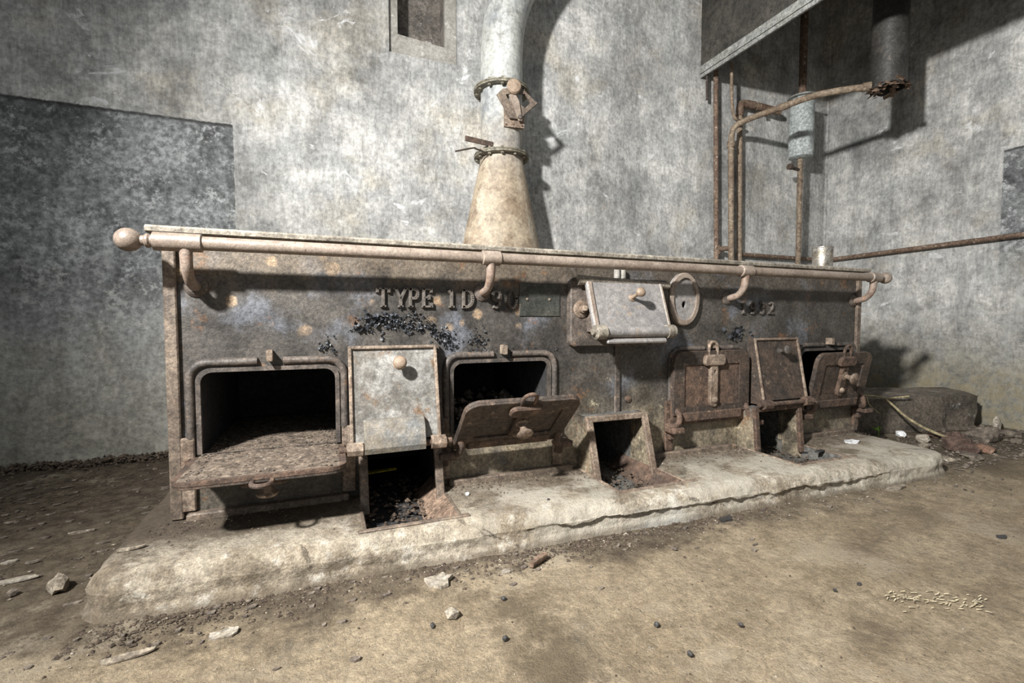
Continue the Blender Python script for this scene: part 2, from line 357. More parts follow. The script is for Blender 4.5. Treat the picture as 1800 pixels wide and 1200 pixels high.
    def mesh(s, name, mat, origin=Vector((0, 0, 0))):
        me = bpy.data.meshes.new(name)
        me.from_pydata([tuple(v - origin) for v in s.v], [], s.f)
        bm = bmesh.new(); bm.from_mesh(me); bmesh.ops.recalc_face_normals(bm, faces=bm.faces[:]); bm.to_mesh(me); bm.free()
        me.polygons.foreach_set('use_smooth', s.sm if len(s.sm) == len(me.polygons) else [False] * len(me.polygons))
        me.materials.append(mat); me.update()
        if any(s.sm): me.set_sharp_from_angle(angle=R(38))
        return me

def worldpos(o):
    p = Vector((0, 0, 0))
    while o: p = p + o.location; o = o.parent
    return p
def part(name, mb, mat, parent, label=None, stuff=False):
    o = bpy.data.objects.new(name, mb.mesh(name, mat, worldpos(parent))); COL.objects.link(o); o.parent = parent
    if label: o['label'] = label
    if stuff: o['kind'] = 'stuff'
    return o
def thing(name, loc, label, cat, group=None):
    o = bpy.data.objects.new(name, None); COL.objects.link(o); o.location = loc; o.empty_display_size = .05
    o['label'] = label; o['category'] = cat
    if group: o['group'] = group
    return o
def solid(name, mb, mat, label, cat, group=None, loc=None, stuff=False):
    c = Vector(loc) if loc else sum(mb.v, Vector()) / len(mb.v)
    if not loc: c.z = min(v.z for v in mb.v)
    o = bpy.data.objects.new(name, mb.mesh(name, mat, c)); COL.objects.link(o); o.location = c
    o['label'] = label; o['category'] = cat
    if group: o['group'] = group
    if stuff: o['kind'] = 'stuff'
    return o
def struct(name, mb, mat):
    o = bpy.data.objects.new(name, mb.mesh(name, mat)); COL.objects.link(o); o['kind'] = 'structure'; return o

def rrect(x0, z0, x1, z1, r, n=5, rb=None):
    """rounded rectangle, rb = bottom corner radius"""
    rb = r if rb is None else rb; p = []
    for cx, cz, rr, a0 in ((x1, z1, r, 0), (x0, z1, r, 90), (x0, z0, rb, 180), (x1, z0, rb, 270)):
        sx = -1 if cx == x1 else 1; sz = -1 if cz == z1 else 1
        if rr <= 0: p.append((cx, cz)); continue
        for i in range(n + 1):
            a = R(a0 + 90 * i / n); p.append((cx + sx * rr + rr * math.cos(a), cz + sz * rr + rr * math.sin(a)))
    return p
def ell(cx, cz, a, b, n=36): return [(cx + a * math.cos(2 * math.pi * i / n), cz + b * math.sin(2 * math.pi * i / n)) for i in range(n)]
def arc(c, r, a0, a1, n=8): return [(c[0] + r * math.cos(R(a0 + (a1 - a0) * i / n)), c[1] + r * math.sin(R(a0 + (a1 - a0) * i / n))) for i in range(n + 1)]
def smooth(pts, n=6):
    """Catmull-Rom through points"""
    P = [Vector(p) for p in pts]; P = [P[0] * 2 - P[1]] + P + [P[-1] * 2 - P[-2]]; o = []
    for i in range(1, len(P) - 2):
        for k in range(n):
            t_ = k / n; a, b, c_, d = P[i - 1:i + 3]
            o.append(.5 * ((2 * b) + (c_ - a) * t_ + (2 * a - 5 * b + 4 * c_ - d) * t_ * t_ + (3 * b - a - 3 * c_ + d) * t_ ** 3))
    o.append(P[-2]); return o
def facing(y, x=0.0, z=0.0):
    """local z axis -> world -y (out of the stove front), placed at (x, y, z)"""
    m = Matrix.Rotation(R(90), 4, 'X'); m.translation = (x, y, z); return m
def knob_mb(m, r=.018, stem=.03, flat=.55):
    p = [(r * .75, 0), (r * .75, .003), (r * .42, .006), (r * .36, stem * .6), (r * .45, stem * .8)]
    for i in range(1, 8):
        a = R(-60 + 150 * i / 7); p.append((max(r * math.cos(a), .0005), stem + r * flat + r * flat * math.sin(a)))
    return MB().lathe(p, 20, m)
def stone_mb(c, sx, sy, sz, seed=0, sub=2, rot=None, sink=.15):
    bm = bmesh.new(); bmesh.ops.create_icosphere(bm, subdivisions=sub, radius=1.0)
    o = Vector((seed * 3.1, seed * 1.7, seed * .9)); rz = Matrix.Rotation(rot if rot is not None else seed * 1.3, 3, 'Z')
    for v in bm.verts:
        d = v.co.copy(); k = 1 + .45 * noise.noise(d * 1.3 + o) + .2 * noise.noise(d * 3.3 + o)
        d = d * k; d.z = max(d.z, -.75)
        d = rz @ Vector((d.x * sx, d.y * sy, d.z * sz)); v.co = Vector(c) + d + Vector((0, 0, sz * (.75 - sink)))
    m = MB().bm(bm, False); bm.free(); return m
def chip_mb(c, sx, sy, th, seed, n=11, curl=.0, tilt=0.0):
    """irregular flat flake lying on a surface"""
    o = []
    rr = random.Random(seed)
    for i in range(n):
        a = 2 * math.pi * i / n; k = .62 + .45 * rr.random(); o.append((math.cos(a) * sx * k, math.sin(a) * sy * k))
    rot = Matrix.Rotation(rr.random() * 3 if curl >= 0 else 0, 4, 'Z')
    vs = []
    for z in (0, th):
        for p in o: vs.append(Vector((p[0], p[1], z + abs(curl) * (p[0] / sx) ** 2 + tilt * p[0])))
    vs.append(Vector((0, 0, th * 1.15))); vs.append(Vector((0, 0, 0)))
    fs = []
    for i in range(n):
        j = (i + 1) % n
        fs += [(i, j, n + j, n + i), (n + i, n + j, 2 * n), (j, i, 2 * n + 1)]
    lo = min((v.z for v in vs)); m = Matrix.Translation(Vector(c) - Vector((0, 0, lo)))
    return MB().addv(vs, fs, False, m)
OCT = [(1, 0, 0), (-1, 0, 0), (0, 1, 0), (0, -1, 0), (0, 0, 1), (0, 0, -.6)]
OCF = [(0, 2, 4), (2, 1, 4), (1, 3, 4), (3, 0, 4), (2, 0, 5), (1, 2, 5), (3, 1, 5), (0, 3, 5)]
def pebbles(n, sampler, s0, s1, seed, flat=.6):
    rr = random.Random(seed); mb = MB()
    for _ in range(n):
        p = sampler(rr)
        if p is None: continue
        s = s0 + (s1 - s0) * rr.random() ** 3
        rz = rr.random() * 6.3; cs, sn = math.cos(rz), math.sin(rz); vs = []
        for q in OCT:
            k = s * (.6 + .7 * rr.random()); x, y, z = q[0] * k, q[1] * k * .8, q[2] * k * flat
            vs.append((p[0] + x * cs - y * sn, p[1] + x * sn + y * cs, p[2] + z + s * flat * .3))
        mb.addv(vs, OCF)
    return mb

# ---------------------------------------------------------------- room shell
WY, WX = 2.63, 3.76
# floor: gently uneven slab
mb = MB(); nx, ny = 150, 90; x0, x1, y0, y1 = -3.0, WX, -1.2, WY
vs = []
for j in range(ny + 1):
    for i in range(nx + 1):
        x = x0 + (x1 - x0) * i / nx; y = y0 + (y1 - y0) * j / ny
        z = .004 * noise.noise(Vector((x * 2.5, y * 2.5, 0))) + .003 * noise.noise(Vector((x * 9, y * 9, 4))) - .003
        vs.append((x, y, z))
fs = [(j * (nx + 1) + i, j * (nx + 1) + i + 1, (j + 1) * (nx + 1) + i + 1, (j + 1) * (nx + 1) + i) for j in range(ny) for i in range(nx)]
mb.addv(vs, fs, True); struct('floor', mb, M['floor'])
# back wall with the niche cut out of it
niche = [(.329, 2.077), (.706, 2.077), (.706, 2.72), (.329, 2.72)]
wall = struct('wall_back', MB().prism([(-3.0, -.05), (WX + .2, -.05), (WX + .2, 3.4), (-3.0, 3.4)], [niche], WY, WY + .25), M['plaster_back'])
inner = [(.378, 2.19), (.640, 2.17), (.640, 2.66), (.378, 2.66)]
M['niche'] = worn('niche_render', (.33, .315, .285), (.25, .235, .21), (.52, .51, .48), rough=.9, big=6, spot_r=(.58, .68), spot_s=12, gain=.5)
M['niche_in'] = worn('niche_dirty', (.17, .15, .13), (.11, .098, .085), (.45, .44, .42), rough=.9, big=7, spot_r=(.57, .66), spot_s=10)
part('niche_frame', MB().prism([(.331, 2.079), (.704, 2.079), (.704, 2.718), (.331, 2.718)], [inner], WY + .022, WY + .05), M['niche'], wall)
nb = MB()
nb.box((.378, WY + .145, 2.1), (.640, WY + .155, 2.70))
nb.box((.36, WY + .0502, 2.1), (.379, WY + .15, 2.7)); nb.box((.6395, WY + .0502, 2.1), (.66, WY + .15, 2.7))
nb.addv([(.378, WY + .05, 2.19), (.640, WY + .05, 2.17), (.640, WY + .15, 2.205), (.378, WY + .15, 2.225), (.378, WY + .05, 2.12), (.64, WY + .05, 2.12), (.64, WY + .15, 2.12), (.378, WY + .15, 2.12)],
        [(0, 1, 2, 3), (4, 7, 6, 5), (0, 4, 5, 1), (2, 6, 7, 3), (1, 5, 6, 2), (0, 3, 7, 4)])
part('niche_recess', nb, M['niche_in'], wall)
struct('wall_right', MB().box((WX, -1.2, -.05), (WX + .2, WY, 3.4)), M['plaster_right'])
# slim plaster bead down the corner
struct('trim_1', MB().tube([(WX - .004, WY - .004, .0), (WX - .004, WY - .004, 3.35)], .012, 10), M['plaster_right'])

# ---------------------------------------------------------------- plinth
PITS = [(.082, .335, 1.255, 1.49, .268, 1.43), (.862, 1.125, 1.245, 1.455, .288, 1.385), (1.66, 1.94, 1.235, 1.44, .27, 1.42)]  # x0 x1 y_rim y_top z_top y_bottom
PX0, PX1 = -.512, 2.43
def pl_outline(d):
    """plan outline inset by d, densely sampled, counter clockwise from the front left"""
    pts = []
    yf = lambda x: 1.222 - .036 * (x + .5)
    N = 300
    r0 = .075
    def cor(cx, cy, a0, n=10): return [(cx + r0 * math.cos(R(a0 + 90 * i / n)), cy + r0 * math.sin(R(a0 + 90 * i / n))) for i in range(n + 1)]
    base = cor(PX0 + r0, yf(PX0) + r0, 180)
    base += [(PX0 + r0 + (PX1 - PX0 - 2 * r0) * i / N, yf(PX0 + (PX1 - PX0) * i / N)) for i in range(1, N)]
    base += cor(PX1 - r0, yf(PX1) + r0, 270)
    base += [(PX1 + .06 * i / 60, yf(PX1) + r0 + (2.5 - yf(PX1) - r0) * i / 60) for i in range(1, 61)]
    base += [(PX1 + .06 - (PX1 + .06 - PX0) * i / 40, 2.5) for i in range(1, 41)]
    base += [(PX0, 2.5 - (2.5 - yf(PX0) - r0) * i / 60) for i in range(1, 60)]
    k = len(base); res = []
    for i in range(k):
        a, c_ = Vector(base[i - 1]), Vector(base[(i + 1) % k]); e = (c_ - a).normalized(); nn = Vector((-e.y, e.x))
        res.append(Vector(base[i]) + nn * d)
    return res
rings = [(-.012, -.01), (-.006, .008), (-.003, .016)] + [(.0, .022 + .0025 * i) for i in range(13)] + [(.002, .0545), (.003, .057), (.004, .060), (.006, .064), (.008, .068), (.013, .076), (.021, .083), (.032, .088), (.048, .090), (.06, .0905)]
mb = MB(); vs = []; K = None
for ri, (d, z) in enumerate(rings):
    L = pl_outline(d); K = len(L)
    for p in L:
        x, y = p
        q = Vector((x * 5, y * 5, z * 5)); fade = 1.0 if ri < len(rings) - 2 else (.5 if ri < len(rings) - 1 else 0)
        nrm = .008 * noise.noise(q * 1.1) + .006 * noise.noise(q * 3.1 + Vector((5, 1, 2))) + .004 * noise.noise(q * 9)
        crack = .048 + .030 * noise.noise(Vector((x * 2.1, 7, 0))) + .020 * noise.noise(Vector((x * 8, 3, 0))) + .008 * noise.noise(Vector((x * 27, 1, 0)))
        brk = min(1, max(0, (x - .45) / .25)) * min(1, max(0, (2.15 - x) / .3)) if y < 1.4 else 0
        st_ = min(1, max(0, (crack - z) / .004)); nrm += (-.0075 * st_ + (.003 if z < .082 else 0) * (1 - st_)) * brk * (.5 + .8 * min(1, max(0, .5 + 1.5 * noise.noise(Vector((x * 4, 9, 2))))))
        if x > 2.1 and y < 1.5: nrm += .012 * noise.noise(q * 2.3 + Vector((0, 4, 4)))
        c_ = Vector((min(max(x, PX0 + .3), PX1 - .2), min(max(y, 1.5), 2.3)))
        out = (Vector((x, y)) - c_); out = out.normalized() if out.length > 1e-5 else Vector((0, -1))
        vs.append((x + out.x * nrm * fade, y + out.y * nrm * fade, z + (.003 * noise.noise(q * 2) * fade if z > .07 else 0)))
fs = []
for r_ in range(len(rings) - 1):
    for i in range(K):
        j = (i + 1) % K; fs.append((r_ * K + i, r_ * K + j, (r_ + 1) * K + j, (r_ + 1) * K + i))
mb.addv(vs, fs, True)
topl = [tuple(p) for p in pl_outline(rings[-1][0])]
holes = [[(a, yr), (b, yr), (b, 1.9), (a, 1.9)] for a, b, yr, *_ in PITS]
loops = [topl] + holes; tri = tessellate_polygon([[Vector((p[0], p[1], 0)) for p in l] for l in loops])
flat = [p for l in loops for p in l]
mb.addv([(p[0], p[1], .0905) for p in flat], [tuple(t_) for t_ in tri], False)
for l in holes:
    vs = [(p[0], p[1], z) for z in (.0905, .005) for p in l]; mb.addv(vs, [(0, 1, 5, 4), (1, 2, 6, 5), (2, 3, 7, 6), (3, 0, 4, 7)])
plinth = solid('plinth', mb, M['plinth'], 'low pale concrete plinth with rounded chipped edges under the iron stove', 'plinth', loc=(.9, 1.8, 0))

# ---------------------------------------------------------------- the stove
FY = 1.52; TB = .09; ZT = .8725; SX0, SX1 = -.412, 2.44
stove = thing('stove', (1.0, 2.0, .091), 'long rusty cast-iron coal kitchen range with open oven doors on a concrete plinth', 'stove')
OV = [-.158, .562, 1.49, 2.215]                 # oven centres
OW, OZ0, OZ1 = .176, .258, .498
out = [(SX0, .092)]
for a, b, *_r in PITS:
    zt = _r[2]; out += [(a + .012, .092), (a + .012, zt - .012), (b - .012, zt - .012), (b - .012, .092)]
out += [(SX1, .092), (SX1, ZT), (SX0, ZT)]
holes = [rrect(c - OW, OZ0, c + OW, OZ1, .03, 5, .004) for c in OV] + [ell(1.3565, .705, .012, .016, 16)]
part('front_plate', MB().prism(out, holes, FY, FY + .016), M['front'], stove)
for xs in (SX0, SX1 - .012): part('end_panel', MB().box((xs, FY + .016, .092), (xs + .012, 2.468, ZT)), M['iron'], stove)
part('back_panel', MB().box((SX0, 2.468, .092), (SX1, 2.480, ZT)), M['iron'], stove)
# top plate with chamfered nosing, fillet below
tp = MB(); pr = [(1.498, .8735), (1.489, .876), (1.487, .886), (1.493, .892), (1.51, .8945), (2.488, .8945), (2.488, .8735)]
mm = Matrix(((0, 1, 0, 0), (1, 0, 0, 0), (0, 0, 1, 0), (0, 0, 0, 1)))
tp.prism(pr, (), SX0 - .028, SX1 + .03, mm)
part('top_plate', tp, M['top'], stove)
part('top_fillet', MB().box((SX0 - .008, 1.508, .855), (SX1 + .008, 1.53, .8735), .004), M['strip'], stove)
for xs in (SX0 + .002, SX1 - .032):
    part('corner_strip', MB().box((xs, FY - .014, .093), (xs + .03, FY, .853), .003), M['strip'], stove)
# base flange in the stretches between pits
xs = [SX0 + .04] + [v for a, b, *_ in PITS for v in (a - .03, b + .03)] + [SX1 - .04]
for i in range(0, len(xs), 2):
    part('base_flange', MB().bar((xs[i], FY - .012, .098), (xs[i + 1], FY - .012, .098), .03, .022, (0, 0, 1), .004), M['strip'], stove)

# --- ovens: lining, frame bead, catch, hinge brackets
for c in OV:
    li = MB(); x0, x1 = c - OW, c + OW; yb = 2.1
    y_ = FY + .0165
    li.box((x0 - .01, y_, OZ0 - .01), (x0, yb, OZ1 + .01)); li.box((x1, y_, OZ0 - .01), (x1 + .01, yb, OZ1 + .01))
    li.box((x0, y_, OZ1), (x1, yb, OZ1 + .01)); li.box((x0, y_, OZ0 - .012), (x1, yb, OZ0 - .001)); li.box((x0 - .01, yb, OZ0 - .01), (x1 + .01, yb + .01, OZ1 + .01))
    part('oven_lining', li, M['soot'], stove)
    rim = MB().prism(rrect(c - OW - .011, OZ0 + .01, c + OW + .011, OZ1 + .011, .038, 6, .002), [rrect(c - OW + .001, OZ0 + .0102, c + OW - .001, OZ1 - .001, .03, 6, .001)], FY - .007, FY + .001)
    fr = part('oven_frame', rim, M['bead'], stove)
    for sg in (-1, 1):
        xo = c + sg * (OW + .025); zt = OZ1 + .026
        path = [(xo, FY - .003, .315), (xo, FY - .003, zt - .045)]
        path += [(xo - sg * .045 + sg * .045 * math.cos(R(a)), FY - .003, zt - .045 + .045 * math.sin(R(a))) for a in range(15, 91, 15)]
        path += [(c + sg * .034, FY - .003, zt)]
        part('bead', MB().tube(path, .0115, 10).jitter(.0012, 40), M['bead'], fr)
    pg = MB().prism(rrect(-.008, -.016, .008, .016, .003, 2), (), -.032, 0, Matrix.Translation((c, FY, .541)))
    part('door_catch', pg, M['rust_light'], stove)
    for sg in (-1, 1):
        xo = c + sg * (OW + .035)
        hb = MB().box((xo - .019, FY - .013, .112), (xo + .019, FY, .318), .003)
        h = part('hinge_bracket', hb.jitter(.0015, 30), M['rust'] if c > 1 else M['rust_light'], stove)
        if c > -.1:
            part('hinge_lug', MB().box((xo - .028, FY - .075, .193), (xo + .030, FY - .010, .216), .006, seg=2).jitter(.003, 25), M['rust'], h)
            part('hinge_cheek', MB().box((xo - .012, FY - .030, .16), (xo + .012, FY - .012, .245), .003), M['rust'], h)

def oven_door(c, hinge, ang, H=.285, W=.40, body='rust_dark', knob=True, label=None, bar=True, latch='rust', kzf=.60):
    m = Matrix.Translation(Vector((c, hinge[0], hinge[1]))) @ Matrix.Rotation(R(ang), 4, 'X')
    w2 = W / 2; mk = lambda mb: mb.xf(m)
    d = part('oven_door', mk(MB().prism(rrect(-w2, .0, w2, H, .045, 7, .006), (), -.012, 0, None, .002)), M[body], stove, label)
    part('door_rim', mk(MB().prism(rrect(-w2 + .001, .04, w2 - .001, H - .001, .044, 7, .004), [rrect(-w2 + .055, .072, w2 - .055, H - .055, .004, 2)], -.0185, -.0118, None, .0015)), M['rust_dark'], d)
    if bar: part('bottom_bar', mk(MB().box((-w2 + .045, -.024, .012), (w2 - .045, -.0119, .05), .004)), M['rust'], d)
    part('latch_block', mk(MB().prism(rrect(-.055, H - .062, .055, H - .016, .018, 5), (), -.034, -.018, None, .005)), M[latch], d)
    part('latch_bar', mk(MB().prism(rrect(-.02, .065, .02, H - .05, .018, 5), [ell(.003, H - .085, .006, .007, 10)], -.027, -.0122, None, .003)), M[latch], d)
    lp = MB().tube([Vector((-.022, -.016, H - .02))] + [Vector((-.022 + .0, -.016, H + .012))] + [Vector((-.022 * math.cos(R(a)), -.016, H + .012 + .024 * math.sin(R(a)))) for a in range(20, 180, 20)] + [Vector((.022, -.016, H + .012)), Vector((.022, -.016, H - .02))], .0062, 8)
    part('latch_loop', mk(lp), M[latch], d)
    kz = H * kzf
    if knob: part('door_knob', knob_mb(m @ Matrix.Translation((.004, -.026, kz)) @ Matrix.Rotation(R(90), 4, 'X'), .027, .032, .35), M['rust_light'] if knob is True else M[knob], d)
    for rz in (.085, kz + .0 if not knob else .10):
        pass
    part('rivet', MB().lathe([(.014, 0), (.013, .006), (.008, .011), (.001, .012)], 14, m @ Matrix.Translation((.002, -.026, .095)) @ Matrix.Rotation(R(90), 4, 'X')), M['rust_light'], d)
    for sg in (-1, 1):
        hk = MB().tube([m @ Vector(p) for p in smooth([(sg * (w2 - .018), -.012, .062), (sg * (w2 - .02), -.03, .045), (sg * (w2 - .012), -.036, .015), (sg * (w2 + .004), -.022, .0), (sg * (w2 + .012), -.004, .0)], 4)], .011, 9)
        part('hinge_hook', hk, M['rust'], d)
    return d
oven_door(OV[0], (FY - .008, .2625), 90, .235, .395, 'rust', True, 'oven door folded down flat, covered in ash', bar=False, kzf=.74)
oven_door(OV[1], (FY - .034, .226), 46, .262, .385, 'rust_dark', True, 'oven door hanging half open with pale knob')
oven_door(OV[2] - .012, (FY - .020, .218), 0, .298, .405, 'rust', None, 'closed rust-brown oven door with pale latch bar', latch='rust_light')
oven_door(OV[3] - .006, (FY - .034, .228), 11, .272, .37, 'rust_dark', True, 'dark oven door tilted slightly open')
# ash lying on the fallen door and in the oven behind it
for nm_, ya, yb_, zz in (('ash_layer', 1.288, FY + .004, .2627), ('ash_layer', FY + .004, 2.06, .2585)):
    al = MB(); nx_, ny_ = 60, 40; vs = []
    for j in range(ny_ + 1):
        for i in range(nx_ + 1):
            x = -.340 + .362 * i / nx_; y = ya + (yb_ - ya) * j / ny_; ed = min(1, 6 * min(i / nx_, 1 - i / nx_, j / ny_ if ya < 1.4 else 1))
            q = Vector((x * 22, y * 22, 3)); z = zz + ed * (.004 + .004 * noise.noise(q) + .003 * noise.noise(q * 3))
            vs.append((x, y, max(z, zz - .0005)))
    al.addv(vs, [(j * (nx_ + 1) + i, j * (nx_ + 1) + i + 1, (j + 1) * (nx_ + 1) + i + 1, (j + 1) * (nx_ + 1) + i) for j in range(ny_) for i in range(nx_)], True)
    part(nm_, al, M['ash'], stove, None, True)
def s_door(rr):
    x = rr.uniform(-.335, .02); y = rr.uniform(1.29, 2.0) if rr.random() < .6 else rr.uniform(1.45, 1.75); return (x, y, .266 if y < FY else .263)
part('ash_litter', pebbles(3200, s_door, .001, .006, 11, .35), M['ash'], stove, 'grey ash and flakes on the open oven door', True)
def s_ov2(rr):
    a = rr.random() ** .5; return (OV[1] + rr.uniform(-.15, .12), 1.75 + rr.uniform(-.12, .2), .26 + .10 * (1 - abs(rr.uniform(-1, 1))) * rr.random())
part('oven_rubble', pebbles(220, s_ov2, .008, .03, 12, .8), M['stone'], stove, 'rubble heaped inside the second oven', True)

# --- sloping stoking doors above the left and right ash pits
def stoke_door(xc, w, zt, zb, yt, yb, mat, knobmat, flap, label, sh=0.0):
    hs = MB().addv([(xc - w / 2 + .008, FY, zt + .0), (xc - w / 2 + .008, yt + .012, zt), (xc - w / 2 + .008, yb + .012, zb), (xc - w / 2 + .008, FY, zb)] +
                   [(xc + w / 2 + .012, FY, zt), (xc + w / 2 + .012, yt + .012, zt), (xc + w / 2 + .012, yb + .012, zb), (xc + w / 2 + .012, FY, zb)],
                   [(0, 1, 2, 3), (7, 6, 5, 4), (0, 4, 5, 1), (1, 5, 6, 2), (2, 6, 7, 3), (3, 7, 4, 0)])
    part('stoke_housing', hs, M['rust_dark'], stove)
    ang = math.degrees(math.atan2(yt - yb, zt - zb)); H = math.hypot(yt - yb, zt - zb)
    m = Matrix.Translation((xc, yb, zb)) @ Matrix.Rotation(R(-ang), 4, 'X')
    d = part('stoke_door', MB().prism(rrect(-w / 2, .02, w / 2, H, .004, 2), (), -.002, .010, m), mat, stove, label)
    rm = MB()
    rm.box((-w / 2, -.011, .02), (-w / 2 + .010, -.002, H), .002, m); rm.box((w / 2 - .010, -.011, .02), (w / 2, -.002, H), .002, m); rm.box((-w / 2 + .010, -.011, H - .010), (w / 2 - .010, -.002, H), .002, m)
    part('door_edge', rm.jitter(.001, 50), M['rust_light'], d)
    part('door_knob', knob_mb(m @ Matrix.Translation((.012, -.002, H - .058)) @ Matrix.Rotation(R(90), 4, 'X'), .021, .028, .6), knobmat, d)
    if flap:
        fl = MB(); n = 8
        pf = [(-.004, .088), (-.020, .084), (-.030, .060), (-.036, .03), (-.036, .002), (-.026, -.014), (.004, -.010)]
        fl.prism([(p[0], p[1]) for p in pf], (), -w * .36, w * .30, m @ Matrix(((0, 1, 0, 0), (1, 0, 0, 0), (0, 0, 1, 0), (0, 0, 0, 1))))
        part('hinge_flap', fl.jitter(.002, 30), M['flap'], d)
    for sg in (-1, 1):
        xe = sg * (w / 2 - .012)
        part('hinge_barrel', MB().tube([m @ Vector((xe - .022, -.012, .004)), m @ Vector((xe + .022, -.012, .004))], .021, 8).jitter(.003, 30), M['rust_light'] if flap else M['rust'], d)
    part('hinge_pin', MB().tube([m @ Vector((-w / 2 - .03, -.010, .004)), m @ Vector((w / 2 + .03, -.010, .004))], .010, 10), M['rust'], d)
    return d
stoke_door(.188, .268, .562, .262, 1.487, 1.418, M['zinc_door'], M['knob'], True, 'grey peeling stoking door with small round knob')
d4 = stoke_door(1.832, .266, .562, .28, 1.487, 1.43, M['rust_dark'], M['bead'], False, 'dark flaking stoking door')

# --- raised upper stoking door in the middle
hs = MB().prism(rrect(.815, .545, 1.252, .797, .022, 4), (), FY - .03, FY, None, .004)
uh = part('stoke_housing', hs, M['bead'], stove)
part('frame_bar', MB().tube([(.835, FY - .04, .786), (.90, FY - .045, .786), (1.24, FY - .04, .776)], [.020, .015, .013], 12).jitter(.002, 30), M['top'], uh)
part('frame_bolt', MB().lathe([(.032, 0), (.032, .004), (.028, .006), (.014, .006), (.014, .02), (.001, .022)], 18, facing(FY - .03, .857, .682)).box((.847, FY - .062, .674), (.868, FY - .05, .694), .003), M['rust_light'], uh)
mdm = [(.872, .772), (1.225, .772)]
yt, yb, zt, zb = 1.468, 1.405, .778, .60
ang = math.degrees(math.atan2(yt - yb, zt - zb)); H = math.hypot(yt - yb, zt - zb)
m = Matrix.Translation((1.030, yb, zb)) @ Matrix.Rotation(R(-ang), 4, 'X')
part('housing_box', MB().addv([(.88, FY - .03, zt), (.88, yt + .008, zt), (.88, yb + .008, zb), (.88, FY - .03, zb), (1.192, FY - .03, zt), (1.192, yt + .008, zt), (1.192, yb + .008, zb), (1.192, FY - .03, zb)],
     [(0, 1, 2, 3), (7, 6, 5, 4), (0, 4, 5, 1), (1, 5, 6, 2), (2, 6, 7, 3), (3, 7, 4, 0)]), M['bead'], uh)
d3 = part('stoke_door', MB().prism(rrect(-.168, .012, .160, H, .004, 2), (), -.006, .008, m, .002), M['grey_door'], stove, 'smooth grey stoking door with protruding knob, above the middle ash pit')
rm = MB(); rm.box((-.168, -.013, .012), (-.150, -.006, H), .002, m); rm2 = MB().box((.149, -.011, .012), (.160, -.006, H), .002, m)
part('door_edge', rm, M['rail'], d3); part('door_edge', rm2, M['rail'], d3)
part('door_knob', knob_mb(m @ Matrix.Translation((.012, -.006, H * .68)) @ Matrix.Rotation(R(90), 4, 'X'), .018, .045, .7), M['knob'], d3)
part('hinge_barrel', MB().tube([m @ Vector((-.165, -.012, -.004)), m @ Vector((.155, -.012, -.004))], .0195, 16), M['grey_door'], d3)
part('barrel_cap', MB().lathe([(.026, -.022), (.026, .014), (.012, .018), (.011, .028), (.001, .030)], 14, Matrix.Translation(m @ Vector((-.158, -.014, -.004))) @ Matrix.Rotation(R(-90), 4, 'Y')), M['top'], d3)
part('barrel_cap', MB().lathe([(.025, -.022), (.025, .010), (.017, .018), (.001, .022)], 14, Matrix.Translation(m @ Vector((.152, -.012, -.004))) @ Matrix.Rotation(R(90), 4, 'Y')), M['top'], d3)
part('drip_strip', MB().box((-.13, -.014, -.045), (.125, .0, -.028), .004, m), M['grey_door'], d3)
for xq in (1.022, 1.048): part('pipe_nipple', MB().tube([(xq, FY - .012, .79), (xq, FY - .012, .835)], .012, 10), M['niche'], stove)
# oval inspection plate
ov = MB().prism(ell(1.342, .726, .077, .106), [ell(1.344, .704, .012, .015, 16)], FY - .012, FY + .0, None, .002)
ovp = part('inspection_plate', ov, M['grey_door'], stove, 'oval cover plate with a small hole')
part('plate_rim', MB().prism(ell(1.342, .726, .078, .107), [ell(1.344, .726, .058, .086)], FY - .020, FY - .0118, None, .004), M['rail'], ovp)
# vertical strap and rivet under the middle stoking door
part('strap', MB().box((1.020, FY - .010, .285), (1.044, FY, .545), .003), M['bead'], stove)
part('rivet', MB().lathe([(.014, 0), (.012, .006), (.001, .009)], 14, facing(FY, 1.085, .335)), M['rust'], stove)
# small name plate
npm = MB().box((.625, FY - .004, .655), (.785, FY, .772), .002)
npp = part('name_plate', npm, M['brass_dark'], stove, 'dark green tarnished plate with two screws')
for xq in (.655, .742): part('screw', MB().lathe([(.005, 0), (.004, .003), (.001, .004)], 10, facing(FY - .004, xq, .716)), M['rust_light'], npp)

